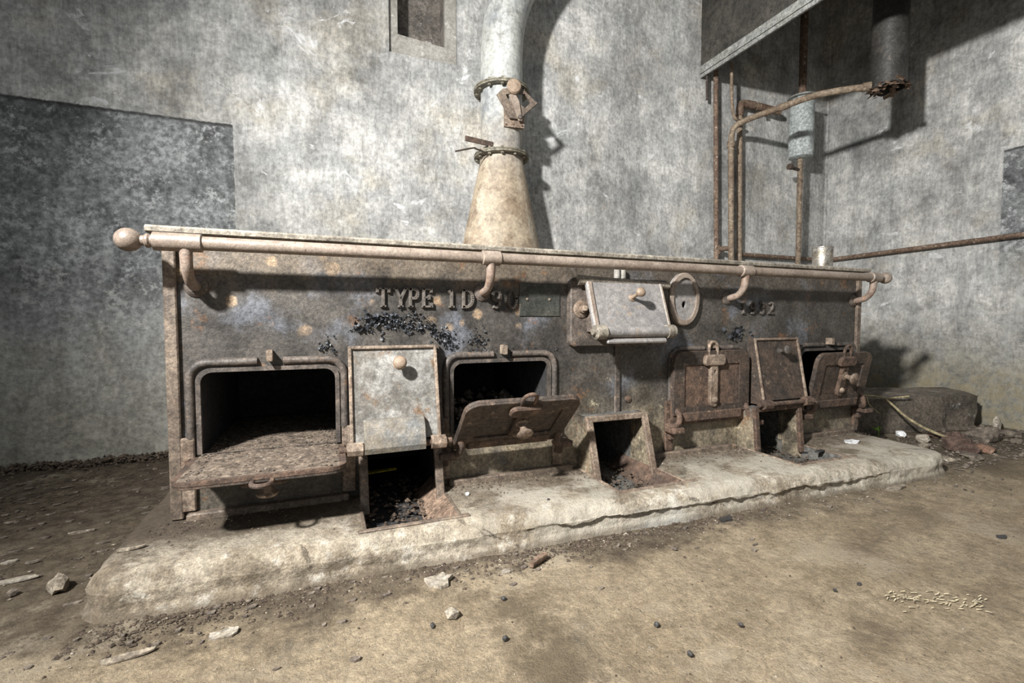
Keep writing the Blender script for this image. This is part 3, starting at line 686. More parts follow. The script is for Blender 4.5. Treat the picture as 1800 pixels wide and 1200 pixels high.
# --- ash pits
for k, (a, b, yr, yt, zt, yb) in enumerate(PITS):
    fr = MB()
    fm = M['strip'] if k == 0 else M['rust_light'] if k == 1 else M['rust']
    zl = .062
    for xq in (a + .010, b - .012): fr.bar((xq, yt, zt), (xq, yb, zl), .026, .016, (0, 1, 0), .003)
    fr.bar((a - .003, yt, zt - .006), (b + .001, yt, zt - .006), .018, .022, (0, 0, 1), .003)
    f_ = part('ash_pit_frame', fr.jitter(.0015, 25), fm, stove)
    for xq in (a - .001, b - .006):
        ck = MB().prism([(FY, zt), (yt + .006, zt), (yb + .006, .09), (yb + .006, .03), (FY, .03)], (), xq, xq + .007, mm)
        part('cheek', ck, M['front'], f_)
    ro = part('ash_pit_top', MB().box((a, yt + .006, zt - .012), (b, FY, zt)), M['grey_lining'], stove)
    ln = MB()
    ln.box((a, yr, .026), (b, 1.9, .034)); ln.box((a, yr, .034), (a + .005, 1.9, .089)); ln.box((b - .005, yr, .034), (b, 1.9, .089)); ln.box((a + .005, yr, .034), (b - .005, yr + .005, .089))
    ln.box((a - .01, 1.9, .02), (b + .01, 1.91, .40))
    ln.box((a, FY + .017, .0925), (a + .006, 1.9, .40)); ln.box((b - .006, FY + .017, .0925), (b, 1.9, .40)); ln.box((a, FY + .017, .40), (b, 1.9, .41))
    part('pit_lining', ln, M['soot'] if k == 0 else M['grey_lining'], stove)
    rm = MB()
    e0, e1 = (-.02, .028) if k == 0 else (-.012, .05)
    rm.box((a + e0, yr - .012, .0885), (b + e1, yr + .004, .0945), .002); rm.box((a - .008, yr, .0885), (a + .004, 1.50, .094), .002); rm.box((b - .004, yr, .0885), (b + .008, 1.50, .094), .002)
    part('pit_rim', rm.jitter(.002, 20), M['rust_light'] if k else M['strip'], stove)
    if k == 0:
        sl = MB().addv([(.255, 1.262, .034), (.332, 1.262, .093), (.332, 1.62, .093), (.27, 1.62, .034), (.332, 1.262, .034), (.332, 1.62, .034)], [(0, 1, 2, 3), (0, 4, 1), (3, 2, 5), (1, 4, 5, 2), (0, 3, 5, 4)])
        part('dirt_slope', sl, M['brown_dirt'], stove)
    if k == 1:
        sl = MB().addv([(1.06, 1.26, .034), (1.12, 1.26, .094), (1.12, 1.62, .094), (1.06, 1.62, .034), (1.12, 1.26, .034), (1.12, 1.62, .034)], [(0, 1, 2, 3), (0, 4, 1), (3, 2, 5), (1, 4, 5, 2), (0, 3, 5, 4)])
        part('dirt_slope', sl, M['rust'], stove)
    def s_p(rr, a=a, b=b, yr=yr):
        return (rr.uniform(a + .01, b - .02), yr + .02 + rr.random() * .5, .036 + .02 * rr.random())
    part('pit_ash', pebbles(420, s_p, .003, .014, 20 + k, .7), M['dirt'], stove, None, True)

# --- raised cast letters
def ribbon(pts, wd):
    """stroke with square ends, as list of convex quads (x, z)"""
    P = [Vector(p) for p in pts]; L = []; Rr = []
    for i, p in enumerate(P):
        d1 = (P[i] - P[i - 1]).normalized() if i else (P[1] - P[0]).normalized()
        d2 = (P[i + 1] - P[i]).normalized() if i < len(P) - 1 else d1
        n1 = Vector((-d1.y, d1.x)); n2 = Vector((-d2.y, d2.x)); nn = (n1 + n2).normalized(); k = wd / 2 / max(nn.dot(n1), .5)
        L.append(p + nn * k); Rr.append(p - nn * k)
    return [tuple(p) for p in L] + [tuple(p) for p in reversed(Rr)]
G = {}
sf = lambda x, z, w_=.30: [(x - w_ / 2, z), (x + w_ / 2, z)]
G['T'] = [[(.35, 0), (.35, 1)], [(0, .93), (.7, .93)], [(.03, .72), (.03, .97)], [(.67, .72), (.67, .97)], sf(.35, .06, .34)]
G['Y'] = [[(.35, 0), (.35, .45)], [(.35, .42), (.05, .98)], [(.35, .42), (.65, .98)], sf(.35, .06, .34), sf(.05, .94, .26), sf(.65, .94, .26)]
G['P'] = [[(.16, 0), (.16, 1)], sf(.16, .06, .34), [(.05, .93)] + arc((.36, .70), .23, 90, -90, 8) + [(.16, .47)]]
G['E'] = [[(.14, 0), (.14, 1)], [(.02, .06), (.62, .06)], [(.02, .94), (.60, .94)], [(.14, .52), (.45, .52)], [(.60, .0), (.60, .26)], [(.58, .76), (.58, 1)], [(.45, .40), (.45, .64)]]
G['1'] = [[(.3, 0), (.3, 1)], sf(.3, .06, .36), [(.3, .95), (.1, .78)]]
G['D'] = [[(.14, 0), (.14, 1)], [(.03, .06), (.28, .06)] + arc((.28, .5), .44, -75, 75, 10) + [(.28, .94), (.03, .94)]]
G['0'] = [[(.33 + .26 * math.cos(R(a)), .5 + .44 * math.sin(R(a))) for a in range(0, 376, 15)]]
G['9'] = [[(.33 + .25 * math.cos(R(a)), .68 + .26 * math.sin(R(a))) for a in range(0, 376, 20)], [(.58, .68), (.57, .42), (.48, .16), (.30, .06), (.10, .10)]]
G['3'] = [[(.10, .84)] + arc((.32, .72), .22, 130, -70, 8) + arc((.32, .28), .24, 80, -140, 9) + [(.08, .14)]]
G['2'] = [arc((.32, .70), .24, 165, -30, 9) + [(.36, .34), (.08, .07), (.62, .07)]]
def text(chars, h, zb, depth, w_=.165):
    for ch, xc in chars:
        mb = MB(); sc = h
        for st in G[ch]:
            thin = len(st) == 2 and abs(st[0][1] - st[1][1]) < .01
            rb = ribbon([((p[0] - .34) * sc * .86, p[1] * sc) for p in st], sc * (.11 if thin else w_))
            k = len(rb) // 2
            for i in range(k - 1):
                quad = [rb[i], rb[i + 1], rb[-2 - i], rb[-1 - i]]
                mb.prism(quad, (), FY - depth, FY, Matrix.Translation((xc, 0, zb)), .0022)
        part('letter', mb, M['iron'], stove)
text([('T', .162), ('Y', .216), ('P', .257), ('E', .301), ('1', .384), ('D', .434), ('9', .54), ('0', .598)], .064, .682, .011)
text([('1', 1.675), ('9', 1.727), ('3', 1.782), ('2', 1.838)], .054, .668, .010)

# --- peeling paint flakes standing off the plate
rr = random.Random(3); mb = MB()
def flake(x, z, s):
    m = Matrix.Translation((x, FY - .002 - .004 * rr.random(), z)) @ Matrix.Rotation(rr.uniform(-.9, .9), 4, 'X') @ Matrix.Rotation(rr.uniform(-.9, .9), 4, 'Z') @ Matrix.Rotation(rr.uniform(0, 6.3), 4, 'Y')
    n = 4; vs = []; c = rr.uniform(.3, 1.1)
    for i in range(n + 1):
        u_ = i / n * 2 - 1
        for q in (-1, 1): vs.append((u_ * s * (.8 + .3 * rr.random()), -abs(u_) ** 2 * s * c, q * s * (.35 + .5 * rr.random())))
    mb.addv(vs, [(2 * i, 2 * i + 1, 2 * i + 3, 2 * i + 2) for i in range(n)], True, m)
for _ in range(300):
    u_ = rr.random(); x = .075 + .33 * u_ + rr.gauss(0, .012); z = .625 + .035 * math.sin(u_ * 3.0) - .075 * u_ ** 1.6 + rr.gauss(0, .016); flake(x, z, rr.uniform(.0025, .0085) * (1.15 - .4 * u_))
for _ in range(45): flake(.475 + rr.gauss(0, .014), .567 + rr.gauss(0, .018), rr.uniform(.003, .006))
for _ in range(25): flake(-.005 + rr.gauss(0, .012), .565 + rr.gauss(0, .016), rr.uniform(.002, .006))
for _ in range(60): flake(.52 + rr.uniform(-.1, .25), .538 + rr.gauss(0, .004), rr.uniform(.001, .003))
for _ in range(22): flake(1.62 + rr.gauss(0, .035), .585 + rr.gauss(0, .014), rr.uniform(.004, .012))
part('paint_flakes', mb, M['paint_black'], stove, 'blue-black blistered paint peeling off the front', True)

# --- hand rail with brackets
RY, RZ, RR = 1.427, .841, .0182
hr = part('handrail', MB().tube([(-.36, RY, RZ), (1.0, RY, RZ), (2.415, RY, RZ)], RR, 20), M['rail'], stove, 'long pale iron rail along the stove front')
part('end_collar', MB().tube([(-.405, RY, RZ), (-.403, RY, RZ), (-.300, RY, RZ), (-.298, RY, RZ)], [.017, .0235, .0235, .020], 20), M['rail'], hr)
for xe, sg in ((-.405, -1), (2.425, 1)):
    rb = .029 if sg < 0 else .027
    prof = [(.015, -.012), (.0145, .004), (.018, .008), (.018, .013), (.013, .017), (.0125, .024)]
    prof += [(rb * math.sin(R(a)), .024 + rb * .9 - rb * math.cos(R(a))) for a in range(28, 180, 14)] + [(.001, .024 + rb * 1.9)]
    part('ball_finial', MB().lathe(prof, 22, Matrix.Translation((xe, RY, RZ)) @ Matrix.Rotation(R(90 * sg), 4, 'Y')), M['rail'], hr)
for i, xb in enumerate((-.336, .49, 1.584, 2.39)):
    p = smooth([(xb, FY, .736), (xb, FY - .030, .737), (xb, FY - .062, .748), (xb, FY - .086, .778), (xb, RY, .825)], 5)
    rs = [.0155 - .002 * math.sin(math.pi * k / (len(p) - 1)) for k in range(len(p))]
    b_ = part('rail_bracket', MB().tube(p, rs, 14), M['bracket'], stove)
    part('bracket_foot', MB().lathe([(.030, 0), (.030, .004), (.024, .010), (.017, .014)], 18, facing(FY, xb, .736)), M['bead'], b_)
    if i: part('bracket_collar', MB().tube([(xb - .031, RY, RZ), (xb - .029, RY, RZ), (xb + .029, RY, RZ), (xb + .031, RY, RZ)], [.0195, .0235, .0235, .0195], 20), M['rail'], b_)

# ---------------------------------------------------------------- flue
FX, FYc = .905, 2.455
flue = thing('flue', (FX, FYc, .895), 'fat cream flue pipe with flared base rising from the stove top', 'flue')
cone = MB().lathe([(.255, .895), (.253, .905), (.120, 1.50), (.115, 1.545)], 40, None, False)
for v in cone.v:
    k = max(0, min(1, (1.52 - v.z) / .63)); v.y *= 1 - .34 * k; v.x += FX; v.y += FYc
part('flared_base', cone, M['flue'], flue)
part('middle_section', MB().tube([(FX, FYc, 1.53), (FX, FYc, 1.70), (FX, FYc, 1.88)], .114, 36), M['flue'], flue)
pth = [(FX, FYc, 1.88), (FX, FYc, 2.0), (FX, FYc, 2.08)] + [(FX + .86 - .86 * math.cos(R(a)), FYc, 2.08 + .86 * math.sin(R(a))) for a in range(6, 91, 6)] + [(2.0, FYc, 2.94), (2.449, FYc, 2.94)]
part('elbow', MB().tube(pth, .115, 36), M['flue'], flue)
for z in (1.884, 1.532):
    fl = part('flange', MB().lathe([(.116, -.009), (.151, -.009), (.152, -.002), (.149, -.001), (.149, .001), (.152, .002), (.151, .009), (.116, .009)], 40, Matrix.Translation((FX, FYc, z)), False), M['flange'], flue)
    for a in range(0, 360, 30):
        x = FX + .134 * math.cos(R(a + 12)); y = FYc + .134 * math.sin(R(a + 12))
        part('bolt', MB().lathe([(.007, -.020), (.009, -.019), (.009, -.010), (.004, -.009), (.004, .014), (.007, .015), (.006, .021), (.001, .022)], 6, Matrix.Translation((x, y, z))), M['flange'], fl)
# damper: back plate, slotted sector, lever, round weight
dm = Matrix.Translation((FX + .030, FYc - .124, 1.745)) @ Matrix.Rotation(R(-8), 4, 'Z') @ Matrix.Scale(1.08, 4)
dp = part('damper_plate', MB().prism([(-.055, -.085), (.045, -.085), (.045, .0), (-.055, .0)], (), -.006, .012, dm), M['rust_light'], flue)
sec = [(-.048, -.02), (-.095, .055), (-.065, .085), (-.02, .095), (.03, .098), (.11, .035), (.055, -.015), (.02, -.05), (-.03, -.05)]
slot = [(-.045, .045), (-.05, .06), (-.01, .07), (.045, .072), (.072, .032), (.045, .005), (.02, .02), (-.02, .02)]
part('damper_sector', MB().prism(sec, [slot], -.022, -.012, dm, .002), M['strip'], dp)
part('damper_lever', MB().prism([(.030, -.06), (.012, -.062), (-.038, .055), (-.01, .07), (.015, .03)], (), -.034, -.022, dm, .003), M['rail'], dp)
part('damper_knob', MB().lathe([(.012, 0), (.034, .004), (.036, .012), (.030, .022), (.001, .026)], 22, dm @ Matrix.Translation((-.014, -.030, .092)) @ Matrix.Rotation(R(90), 4, 'X')), M['knob'], dp)
for px, pz in ((-.045, -.012), (-.045, -.075), (.036, -.075), (-.01, -.07), (-.01, -.01)):
    part('rivet', MB().lathe([(.006, 0), (.005, .003), (.001, .004)], 10, dm @ Matrix.Translation((px, -.006, pz)) @ Matrix.Rotation(R(90), 4, 'X')), M['rust'], dp)
part('rivet', MB().lathe([(.011, 0), (.010, .008), (.001, .010)], 12, dm @ Matrix.Translation((.016, -.034, -.046)) @ Matrix.Rotation(R(90), 4, 'X')), M['bead'], dp)
part('flat_bar', MB().bar((FX - .235, FYc - .10, 1.572), (FX - .08, FYc - .085, 1.565), .026, .008, (0, 1, 0), .001), M['rust'], flue)
part('bent_rod', MB().tube(smooth([(FX - .295, FYc - .13, 1.488), (FX - .20, FYc - .12, 1.520), (FX - .18, FYc - .11, 1.522), (FX - .11, FYc - .08, 1.518)], 4), .0045, 8), M['rust_dark'], flue)

# ---------------------------------------------------------------- hood in the corner
hood = thing('hood', (3.1, 1.9, 2.365), 'dark sheet-metal extractor hood with pale angle-iron edge in the top right corner', 'hood')
HX, HZ, HY = 2.45, 2.365, 1.1
part('side_panel', MB().box((HX, HY, HZ), (HX + .006, WY - .004, 3.3)), M['hood'], hood)
part('front_panel', MB().box((HX, HY - .006, HZ), (WX - .004, HY, 3.3)), M['hood'], hood)
part('top_panel', MB().box((HX, HY, 3.3), (WX - .004, WY - .004, 3.31)), M['hood'], hood)
ai = part('angle_iron', MB().box((HX - .008, HY - .014, HZ - .012), (HX - .001, WY + .0, HZ + .038), .001), M['hood_strip'], hood)
part('angle_iron', MB().box((HX - .003, HY - .010, HZ - .040), (HX + .004, WY - .003, HZ - .0145), .001), M['hood_strip'], hood)
part('angle_iron', MB().box((HX + .0045, HY - .006, HZ - .014), (HX + .05, WY - .004, HZ - .001), .001), M['hood_strip'], hood)
part('angle_iron', MB().box((HX, HY - .014, HZ - .012), (WX - .004, HY - .007, HZ + .038), .001), M['hood_strip'], hood)

# ---------------------------------------------------------------- pipes and tank in the corner
def pipe(name, pts, r, mat, label, sub=(), loc=None, wob=.05):
    t_ = thing(name, loc or pts[0], label, 'pipe')
    part('pipe_run', MB().tube(pts, r, 14, True, wob), mat, t_)
    for nm, mb_, mt in sub: part(nm, mb_, mt, t_)
    return t_
def collar(p, d, r, l): d = Vector(d).normalized(); p = Vector(p); return MB().tube([p - d * l / 2, p + d * l / 2], r, 14)
PYW = 2.585
def line(a, b, n=14): a, b = Vector(a), Vector(b); return [a + (b - a) * i / n for i in range(n + 1)]
pipe('water_pipe', line((2.618, PYW, .0), (2.545, PYW, 2.40), 24), .0165, M['pipe'], 'thin rusty upright pipe nearest the flue, reaching up to the hood',
     [('pipe_collar', collar((2.596, PYW, 1.14), (0, 0, 1), .022, .06), M['pipe'])])
p2 = line((2.69, 2.52, .0), (2.63, 2.52, 1.88), 20) + smooth([(2.63, 2.52, 1.88), (2.634, 2.50, 1.965), (2.672, 2.43, 1.998), (2.725, 2.25, 2.005), (2.80, 2.05, 2.015), (2.89, 1.93, 2.012), (2.985, 1.84, 2.008)], 6)[1:]
pipe('bent_pipe', p2, .0195, M['pipe_tan'], 'rusty pipe that bends out from the wall to the hanging duct',
     [('pipe_collar', collar((2.632, 2.52, 1.86), (0, 0, 1), .025, .04), M['pipe_tan']), ('pipe_collar', collar((2.743, 2.20, 2.007), (.14, -.5, .01), .0235, .05), M['pipe_tan']),
      ('pipe_collar', collar((2.97, 1.852, 2.009), (.9, -.8, 0), .026, .04), M['pipe_tan']), ('cross_link', MB().tube([(2.59, 2.57, 1.145), (2.66, 2.525, 1.145)], .017, 12), M['pipe'])])
p3 = line((2.83, PYW, .0), (2.775, PYW, 2.12), 20) + smooth([(2.775, PYW, 2.12), (2.780, PYW, 2.175), (2.815, PYW, 2.192), (2.9, PYW - .01, 2.192), (3.14, PYW - .03, 2.175)], 4)[1:]
pipe('elbow_pipe', p3, .019, M['pipe_tan'], 'brown upright pipe turning at the top towards the pale tank',
     [('pipe_elbow', MB().tube(smooth([(2.775, PYW, 2.10), (2.780, PYW, 2.175), (2.815, PYW, 2.193), (2.90, PYW - .01, 2.193)], 4), .027, 14, True, .08), M['pipe']), ('pipe_sleeve', collar((3.02, PYW - .02, 2.184), (1, -.05, -.05), .026, .20), M['pipe']),
      ('drain_stub', MB().tube([(3.0, PYW - .02, 2.19), (3.0, PYW - .02, 2.135)], .011, 10), M['pipe_tan'])])
pipe('hooked_rod', smooth([(2.60, 2.50, 2.395), (2.605, 2.50, 2.22), (2.615, 2.50, 2.10), (2.635, 2.50, 2.04), (2.68, 2.51, 2.028), (2.735, 2.53, 2.035)], 5), .0105, M['pipe_tan'], 'thin rod hanging from the hood edge and hooking towards the brown pipe', wob=0)
pipe('hanging_rod', [(2.465, 2.585, 2.40), (2.472, 2.585, 2.165)], .0085, M['rust_dark'], 'short dark rod hanging below the near corner of the hood', wob=0)
tx, ty = 3.28, 2.49
tank = thing('tank', (tx, ty, 1.86), 'small pale blue-grey cylinder tank hung on the wall among rusty pipes', 'tank')
part('tank_body', MB().lathe([(.060, 1.832), (.078, 1.842), (.082, 1.86), (.083, 2.02), (.080, 2.24), (.076, 2.262), (.050, 2.27)], 28, Matrix.Translation((tx, ty, 0))), M['tank'], tank)
part('tank_lid', MB().lathe([(.02, 2.262), (.098, 2.266), (.100, 2.272), (.096, 2.278), (.03, 2.283)], 28, Matrix.Translation((tx, ty, 0))), M['hood_strip'], tank)
part('wall_strap', MB().box((tx + .082, ty - .01, 1.94), (tx + .112, WY - .002, 1.955), .002).box((tx + .090, ty - .02, 1.93), (tx + .104, ty + .02, 2.24), .002), M['rust_dark'], tank)
part('supply_pipe', MB().tube(line((tx + .012, ty + .01, 2.27), (tx + .012, ty + .01, 3.2)), .026, 14, True, .05), M['pipe'], tank)
part('outlet_pipe', MB().tube(line((tx - .002, ty, 1.84), (tx + .005, ty, 1.09), 30) + smooth([(tx + .005, ty, 1.09), (tx + .005, ty + .01, 1.045), (tx + .005, ty + .06, 1.03), (tx + .005, WY + .01, 1.03)], 4)[1:], .018, 14, True, .07), M['pipe_tan'], tank)
part('side_valve', MB().tube([(tx - .135, ty - .01, 1.758), (tx - .13, ty - .01, 1.758), (tx - .105, ty - .01, 1.757), (tx - .10, ty, 1.757), (tx, ty, 1.75)], [.018, .022, .020, .011, .011], 12), M['rust_dark'], tank)
pw = [(2.80, 2.60, 1.118)] + line((2.84, 2.60, 1.12), (3.62, 2.60, 1.12), 16) + smooth([(3.66, 2.60, 1.12), (3.71, 2.58, 1.12), (3.73, 2.52, 1.12)], 4) + line((3.73, 2.46, 1.12), (3.73, .35, 1.145), 30)
pipe('wall_pipe', pw, .0155, M['pipe'], 'rusty horizontal pipe running round the corner and along the right wall')
# hanging duct with torn end
dx, dy, dz = 3.055, 1.785, 1.985
duct = thing('duct', (dx, dy, dz), 'broken dark duct hanging from above with a torn, rusted lower end', 'duct')
n = 30; vs = []; fs = []; H = 14
for i in range(H + 1):
    for j in range(n):
        a = 2 * math.pi * j / n; rg = (.014 * noise.noise(Vector((math.cos(a) * 2.2, math.sin(a) * 2.2, 3))) + .012 * (rnd.random() - .5)) if i == 0 else 0
        rr_ = .086 + (.004 if i == 0 else 0); z = dz + 1.25 * (i / H) ** 1.5 + rg; vs.append((dx + rr_ * math.cos(a), dy + rr_ * math.sin(a), z))
for i in range(H):
    for j in range(n): j2 = (j + 1) % n; fs.append((i * n + j, i * n + j2, (i + 1) * n + j2, (i + 1) * n + j))
o = len(vs); vs += [(dx + (v[0] - dx) * .955, dy + (v[1] - dy) * .955, v[2]) for v in vs[:o]]
fs += [tuple(o + q for q in reversed(f)) for f in fs]; fs += [(j, o + j, o + (j + 1) % n, (j + 1) % n) for j in range(n)]
part('duct_shell', MB().addv(vs, fs, True), M['duct'], duct)
rj = MB(); rr = random.Random(9)
for i in range(46):
    a = rr.uniform(0, 6.28); r_ = .092 - .05 * rr.random() ** 2; p = Vector((dx + r_ * math.cos(a), dy + r_ * math.sin(a), dz + rr.uniform(-.018, .014)))
    m_ = Matrix.Translation(p) @ Matrix.Rotation(a, 4, 'Z') @ Matrix.Rotation(rr.uniform(-.8, .8), 4, 'Y') @ Matrix.Rotation(rr.uniform(-.5, .5), 4, 'X')
    s = rr.uniform(.010, .024); rj.addv([(-s, -s, 0), (s, -s * .7, .002), (s * .8, s, -.002), (-s * .6, s * .9, 0), (0, 0, .006)], [(0, 1, 4), (1, 2, 4), (2, 3, 4), (3, 0, 4)], False, m_)
part('torn_rim', rj, M['pipe'], duct, 'ragged brown rust flakes', True)
# tin can on the stove
can = thing('tin_can', (2.245, 1.575, .8947), 'small rusty open tin can standing on the right end of the stove top', 'can')
cm = Matrix.Translation((2.245, 1.575, .8947))
part('can_body', MB().lathe([(.001, .002), (.043, .002), (.045, .0), (.045, .004), (.0435, .007), (.0435, .094), (.0455, .096), (.0455, .099), (.042, .099), (.042, .006), (.001, .005)], 30, cm, False), M['tin'], can)

# ---------------------------------------------------------------- concrete block and rubble at the right
bm = bmesh.new(); bmesh.ops.create_cube(bm, size=1); bmesh.ops.subdivide_edges(bm, edges=bm.edges[:], cuts=14, use_grid_fill=True)
c0 = [(2.60, 1.735), (3.548, 1.512), (3.74, 1.80), (2.72, 2.12)]
for v in bm.verts:
    u_, q_, h_ = v.co.x + .5, v.co.y + .5, v.co.z + .5
    a = Vector(c0[0]).lerp(Vector(c0[1]), u_); b = Vector(c0[3]).lerp(Vector(c0[2]), u_); p = a.lerp(b, q_)
    v.co = Vector((p.x, p.y, h_ * .20)); nn = noise.noise_vector(v.co * 6) * .010 + noise.noise_vector(v.co * 17) * .006
    if u_ > .78 and q_ < .1 and h_ > .05: nn += Vector((0, .022 + .02 * noise.noise(v.co * 9), 0))
    if v.co.z > .003: v.co += nn
    if v.co.z < 0: v.co.z = 0
mbk = MB().bm(bm, False); bm.free()
solid('block', mbk, M['block'], 'low dark broken concrete block on the floor by the right wall', 'block')

deb = [  # name, x, y, z, sx, sy, sz, material, label, kind (s stone / c chip)
 ('stone', 2.88, 1.305, 0, .075, .055, .045, 'stone_red', 'largest dark red-brown stone in front of the concrete block', 'rock', 's'),
 ('stone', 3.22, 1.36, 0, .070, .06, .05, 'stone', 'dark grey stone before the right end of the concrete block', 'rock', 's'),
 ('stone', 2.99, 1.255, 0, .055, .035, .018, 'brick', 'flat reddish stone just right of the largest red-brown stone', 'rock', 's'),
 ('stone', 2.90, 1.46, 0, .032, .028, .028, 'flake', 'tan stone by the lower end of the dry branch', 'rock', 's'),
 ('stone', 2.76, 1.39, 0, .035, .022, .016, 'grit', 'small pale stone against the right end of the plinth', 'rock', 's'),
 ('stone', 2.78, 1.215, 0, .045, .03, .016, 'stone', 'grey flat stone in front of the red-brown stone', 'rock', 's'),
 ('stone', 3.08, 1.50, 0, .04, .03, .02, 'stone_red', 'brown stone beside the foot of the dry branch', 'rock', 's'),
 ('stone', 3.10, 1.42, 0, .05, .035, .028, 'stone_red', 'brown stone between the dry branch and the dark grey stone', 'rock', 's'),
 ('stone', 3.50, 1.37, 0, .05, .04, .022, 'stone', 'low grey stone near the foot of the right wall', 'rock', 's'),
 ('stone', 3.34, 1.28, 0, .03, .025, .016, 'stone', 'small dark stone at the far right of the rubble', 'rock', 's'),
 ('stone', 2.62, 1.23, 0, .04, .025, .012, 'grit', 'pale flat stone just beyond the front right plinth corner', 'rock', 's'),
 ('stone', 3.62, 1.47, 0, .028, .012, .055, 'flake', 'pale upright stone leaning by the right wall', 'rock', 's'),
 ('plaster_flake', .241, 1.108, 0, .036, .030, .010, 'flake', 'large pale plaster lump on the floor before the plinth', 'flake', 'c'),
 ('pebble', .240, .964, 0, .017, .016, .013, 'flake', 'pale pebble on the floor just in front of the large plaster lump', 'pebble', 's'),
 ('plaster_flake', -.209, 1.083, 0, .030, .018, .005, 'flake', 'thin pale flake lying near the front left of the plinth', 'flake', 'c'),
 ('stone', -.612, 1.412, 0, .032, .020, .020, 'grit', 'grey stone beside the left end of the plinth', 'rock', 's'),
 ('plaster_flake', .415, 1.093, 0, .016, .012, .004, 'flake', 'small pale chip to the right of the large plaster lump', 'flake', 'c'),
 ('coal_lump', .633, .775, 0, .010, .009, .009, 'coal', 'black coal crumb in the middle foreground, left of another', 'coal', 's'),
 ('coal_lump', .797, .710, 0, .010, .008, .007, 'coal', 'black coal crumb furthest right in the middle foreground', 'coal', 's'),
 ('coal_lump', .636, .681, 0, .009, .008, .008, 'coal', 'black coal crumb nearest the bottom edge of the foreground', 'coal', 's'),
 ('coal_lump', .365, .981, 0, .010, .008, .007, 'coal', 'dark crumb behind the dark damp path on the floor', 'coal', 's'),
 ('coal_lump', .320, .851, 0, .009, .008, .009, 'coal', 'dark grey crumb on the dark damp floor path', 'coal', 's'),
 ('coal_lump', .193, .948, 0, .013, .007, .005, 'coal', 'elongated dark crumb left of the pale pebble', 'coal', 's'),
 ('coal_lump', 1.192, .720, 0, .010, .007, .005, 'coal', 'right one of two dark crumbs on the bare floor at right', 'coal', 's'),
 ('coal_lump', 1.111, .724, 0, .008, .006, .005, 'coal', 'left one of two dark crumbs on the bare floor at right', 'coal', 's'),
 ('coal_lump', .893, 1.025, 0, .013, .009, .007, 'stone', 'olive-brown lump near the middle of the plinth foot', 'coal', 's'),
 ('paint_flake', 1.181, 1.121, 0, .030, .017, .008, 'coal', 'blue-black paint flake on the floor against the plinth', 'flake', 'c'),
 ('paint_flake', 1.85, .73, 0, .020, .012, .004, 'coal', 'dark flake on the floor near the right edge of the photo', 'flake', 'c'),
 ('slate_flake', 1.998, 1.095, 0, .065, .020, .006, 'grit', 'flat pale slab chip at the right foot of the plinth', 'flake', 'c'),
 ('bark_strip', -.706, 1.773, 0, .045, .009, .006, 'grit', 'thin pale strip on the floor left of the stove', 'flake', 'c'),
 ('plaster_flake', -.735, 1.50, 0, .055, .012, .005, 'flake', 'long pale flake on the floor at the left edge of the photo', 'flake', 'c'),
 ('plaster_flake', -.80, 1.62, 0, .020, .012, .005, 'flake', 'small pale flake far left beyond the thin strip', 'flake', 'c'),
 ('stone', -.70, 1.42, 0, .014, .010, .010, 'stone', 'small dark stone left of the grey stone', 'rock', 's'),
 ('plaster_flake', -.372, 1.075, 0, .055, .014, .004, 'grit', 'flat grey flake in front of the rounded plinth corner', 'flake', 'c'),
 ('plinth_flake', -.455, 1.36, .0915, .036, .010, .004, 'grit', 'grey flake lying on the left corner of the plinth', 'flake', 'c'),
 ('white_shard', 2.185, 1.375, .0915, .040, .030, .006, 'white', 'bright white shard on the plinth before the last oven', 'shard', 'c'),
 ('white_scrap', 2.93, 1.585, 0, .035, .02, .020, 'white', 'white crumpled scrap on the floor beside the concrete block', 'scrap', 's'),
 ('paint_flake', 1.91, 1.325, .0915, .035, .012, .004, 'coal', 'black paint flake on the plinth by the right ash pit', 'flake', 'c'),
 ('paint_flake', 1.83, 1.33, .0915, .020, .010, .003, 'paint_black', 'smaller blue-black flake beside the right ash pit', 'flake', 'c'),
 ('coal_lump', 1.70, 1.30, .035, .018, .014, .020, 'coal', 'coal lump lying in the right ash pit', 'coal', 's'),
 ('coal_lump', .62, 1.27, .0915, .008, .006, .004, 'coal', 'tiny dark crumb on the plinth before the half-open oven', 'coal', 's'),
 ('pebble', .40, 1.40, .0915, .008, .007, .006, 'white', 'whitish pebble on the plinth right of the left ash pit', 'pebble', 's'),
]
for i, (nm, x, y, z, sx, sy, sz, mt, lab, cat, kd) in enumerate(deb):
    k_ = .72 if cat == 'coal' else 1
    mb = stone_mb((x, y, z), sx * k_, sy * k_, sz * k_, i + 1, 2 if max(sx, sy) > .02 else 1) if kd == 's' else chip_mb((x, y, z - (.003 if z == 0 else .0)), sx, sy, sz * .8, i + 50, 12, sz * .5, .05)
    grp = {'coal': 'coal crumbs lying loose', 'rock': 'loose stones on the floor', 'flake': 'fallen flakes of plaster and paint', 'pebble': 'loose pebbles'}.get(cat)
    solid(nm, mb, M[mt], lab, cat, grp)
solid('brick_piece', MB().box((1.950, 1.160, -.003), (1.970, 1.180, .045), .003).jitter(.003, 40), M['brick'], 'small orange brick chip standing against the plinth', 'brick')
solid('wood_stub', MB().tube([(.480, 1.082, .009), (.508, 1.098, .010), (.535, 1.112, .010)], [.008, .010, .009], 9, True, .2), M['brown_dirt'], 'short brown wooden stub on the floor near the plinth', 'stick')
solid('yellow_strip', MB().addv([(-.055, -.012, 0), (.06, -.006, .004), (.06, .010, .006), (-.055, .012, .002), (-.055, -.012, .004), (.06, -.006, .008), (.06, .010, .010), (-.055, .012, .006)], [(0, 3, 2, 1), (4, 5, 6, 7), (0, 1, 5, 4), (1, 2, 6, 5), (2, 3, 7, 6), (3, 0, 4, 7)], False, Matrix.Translation((.165, 1.74, .087))), M['yellow'], 'yellow plastic strip lying inside the left ash pit', 'scrap')
lf = MB()
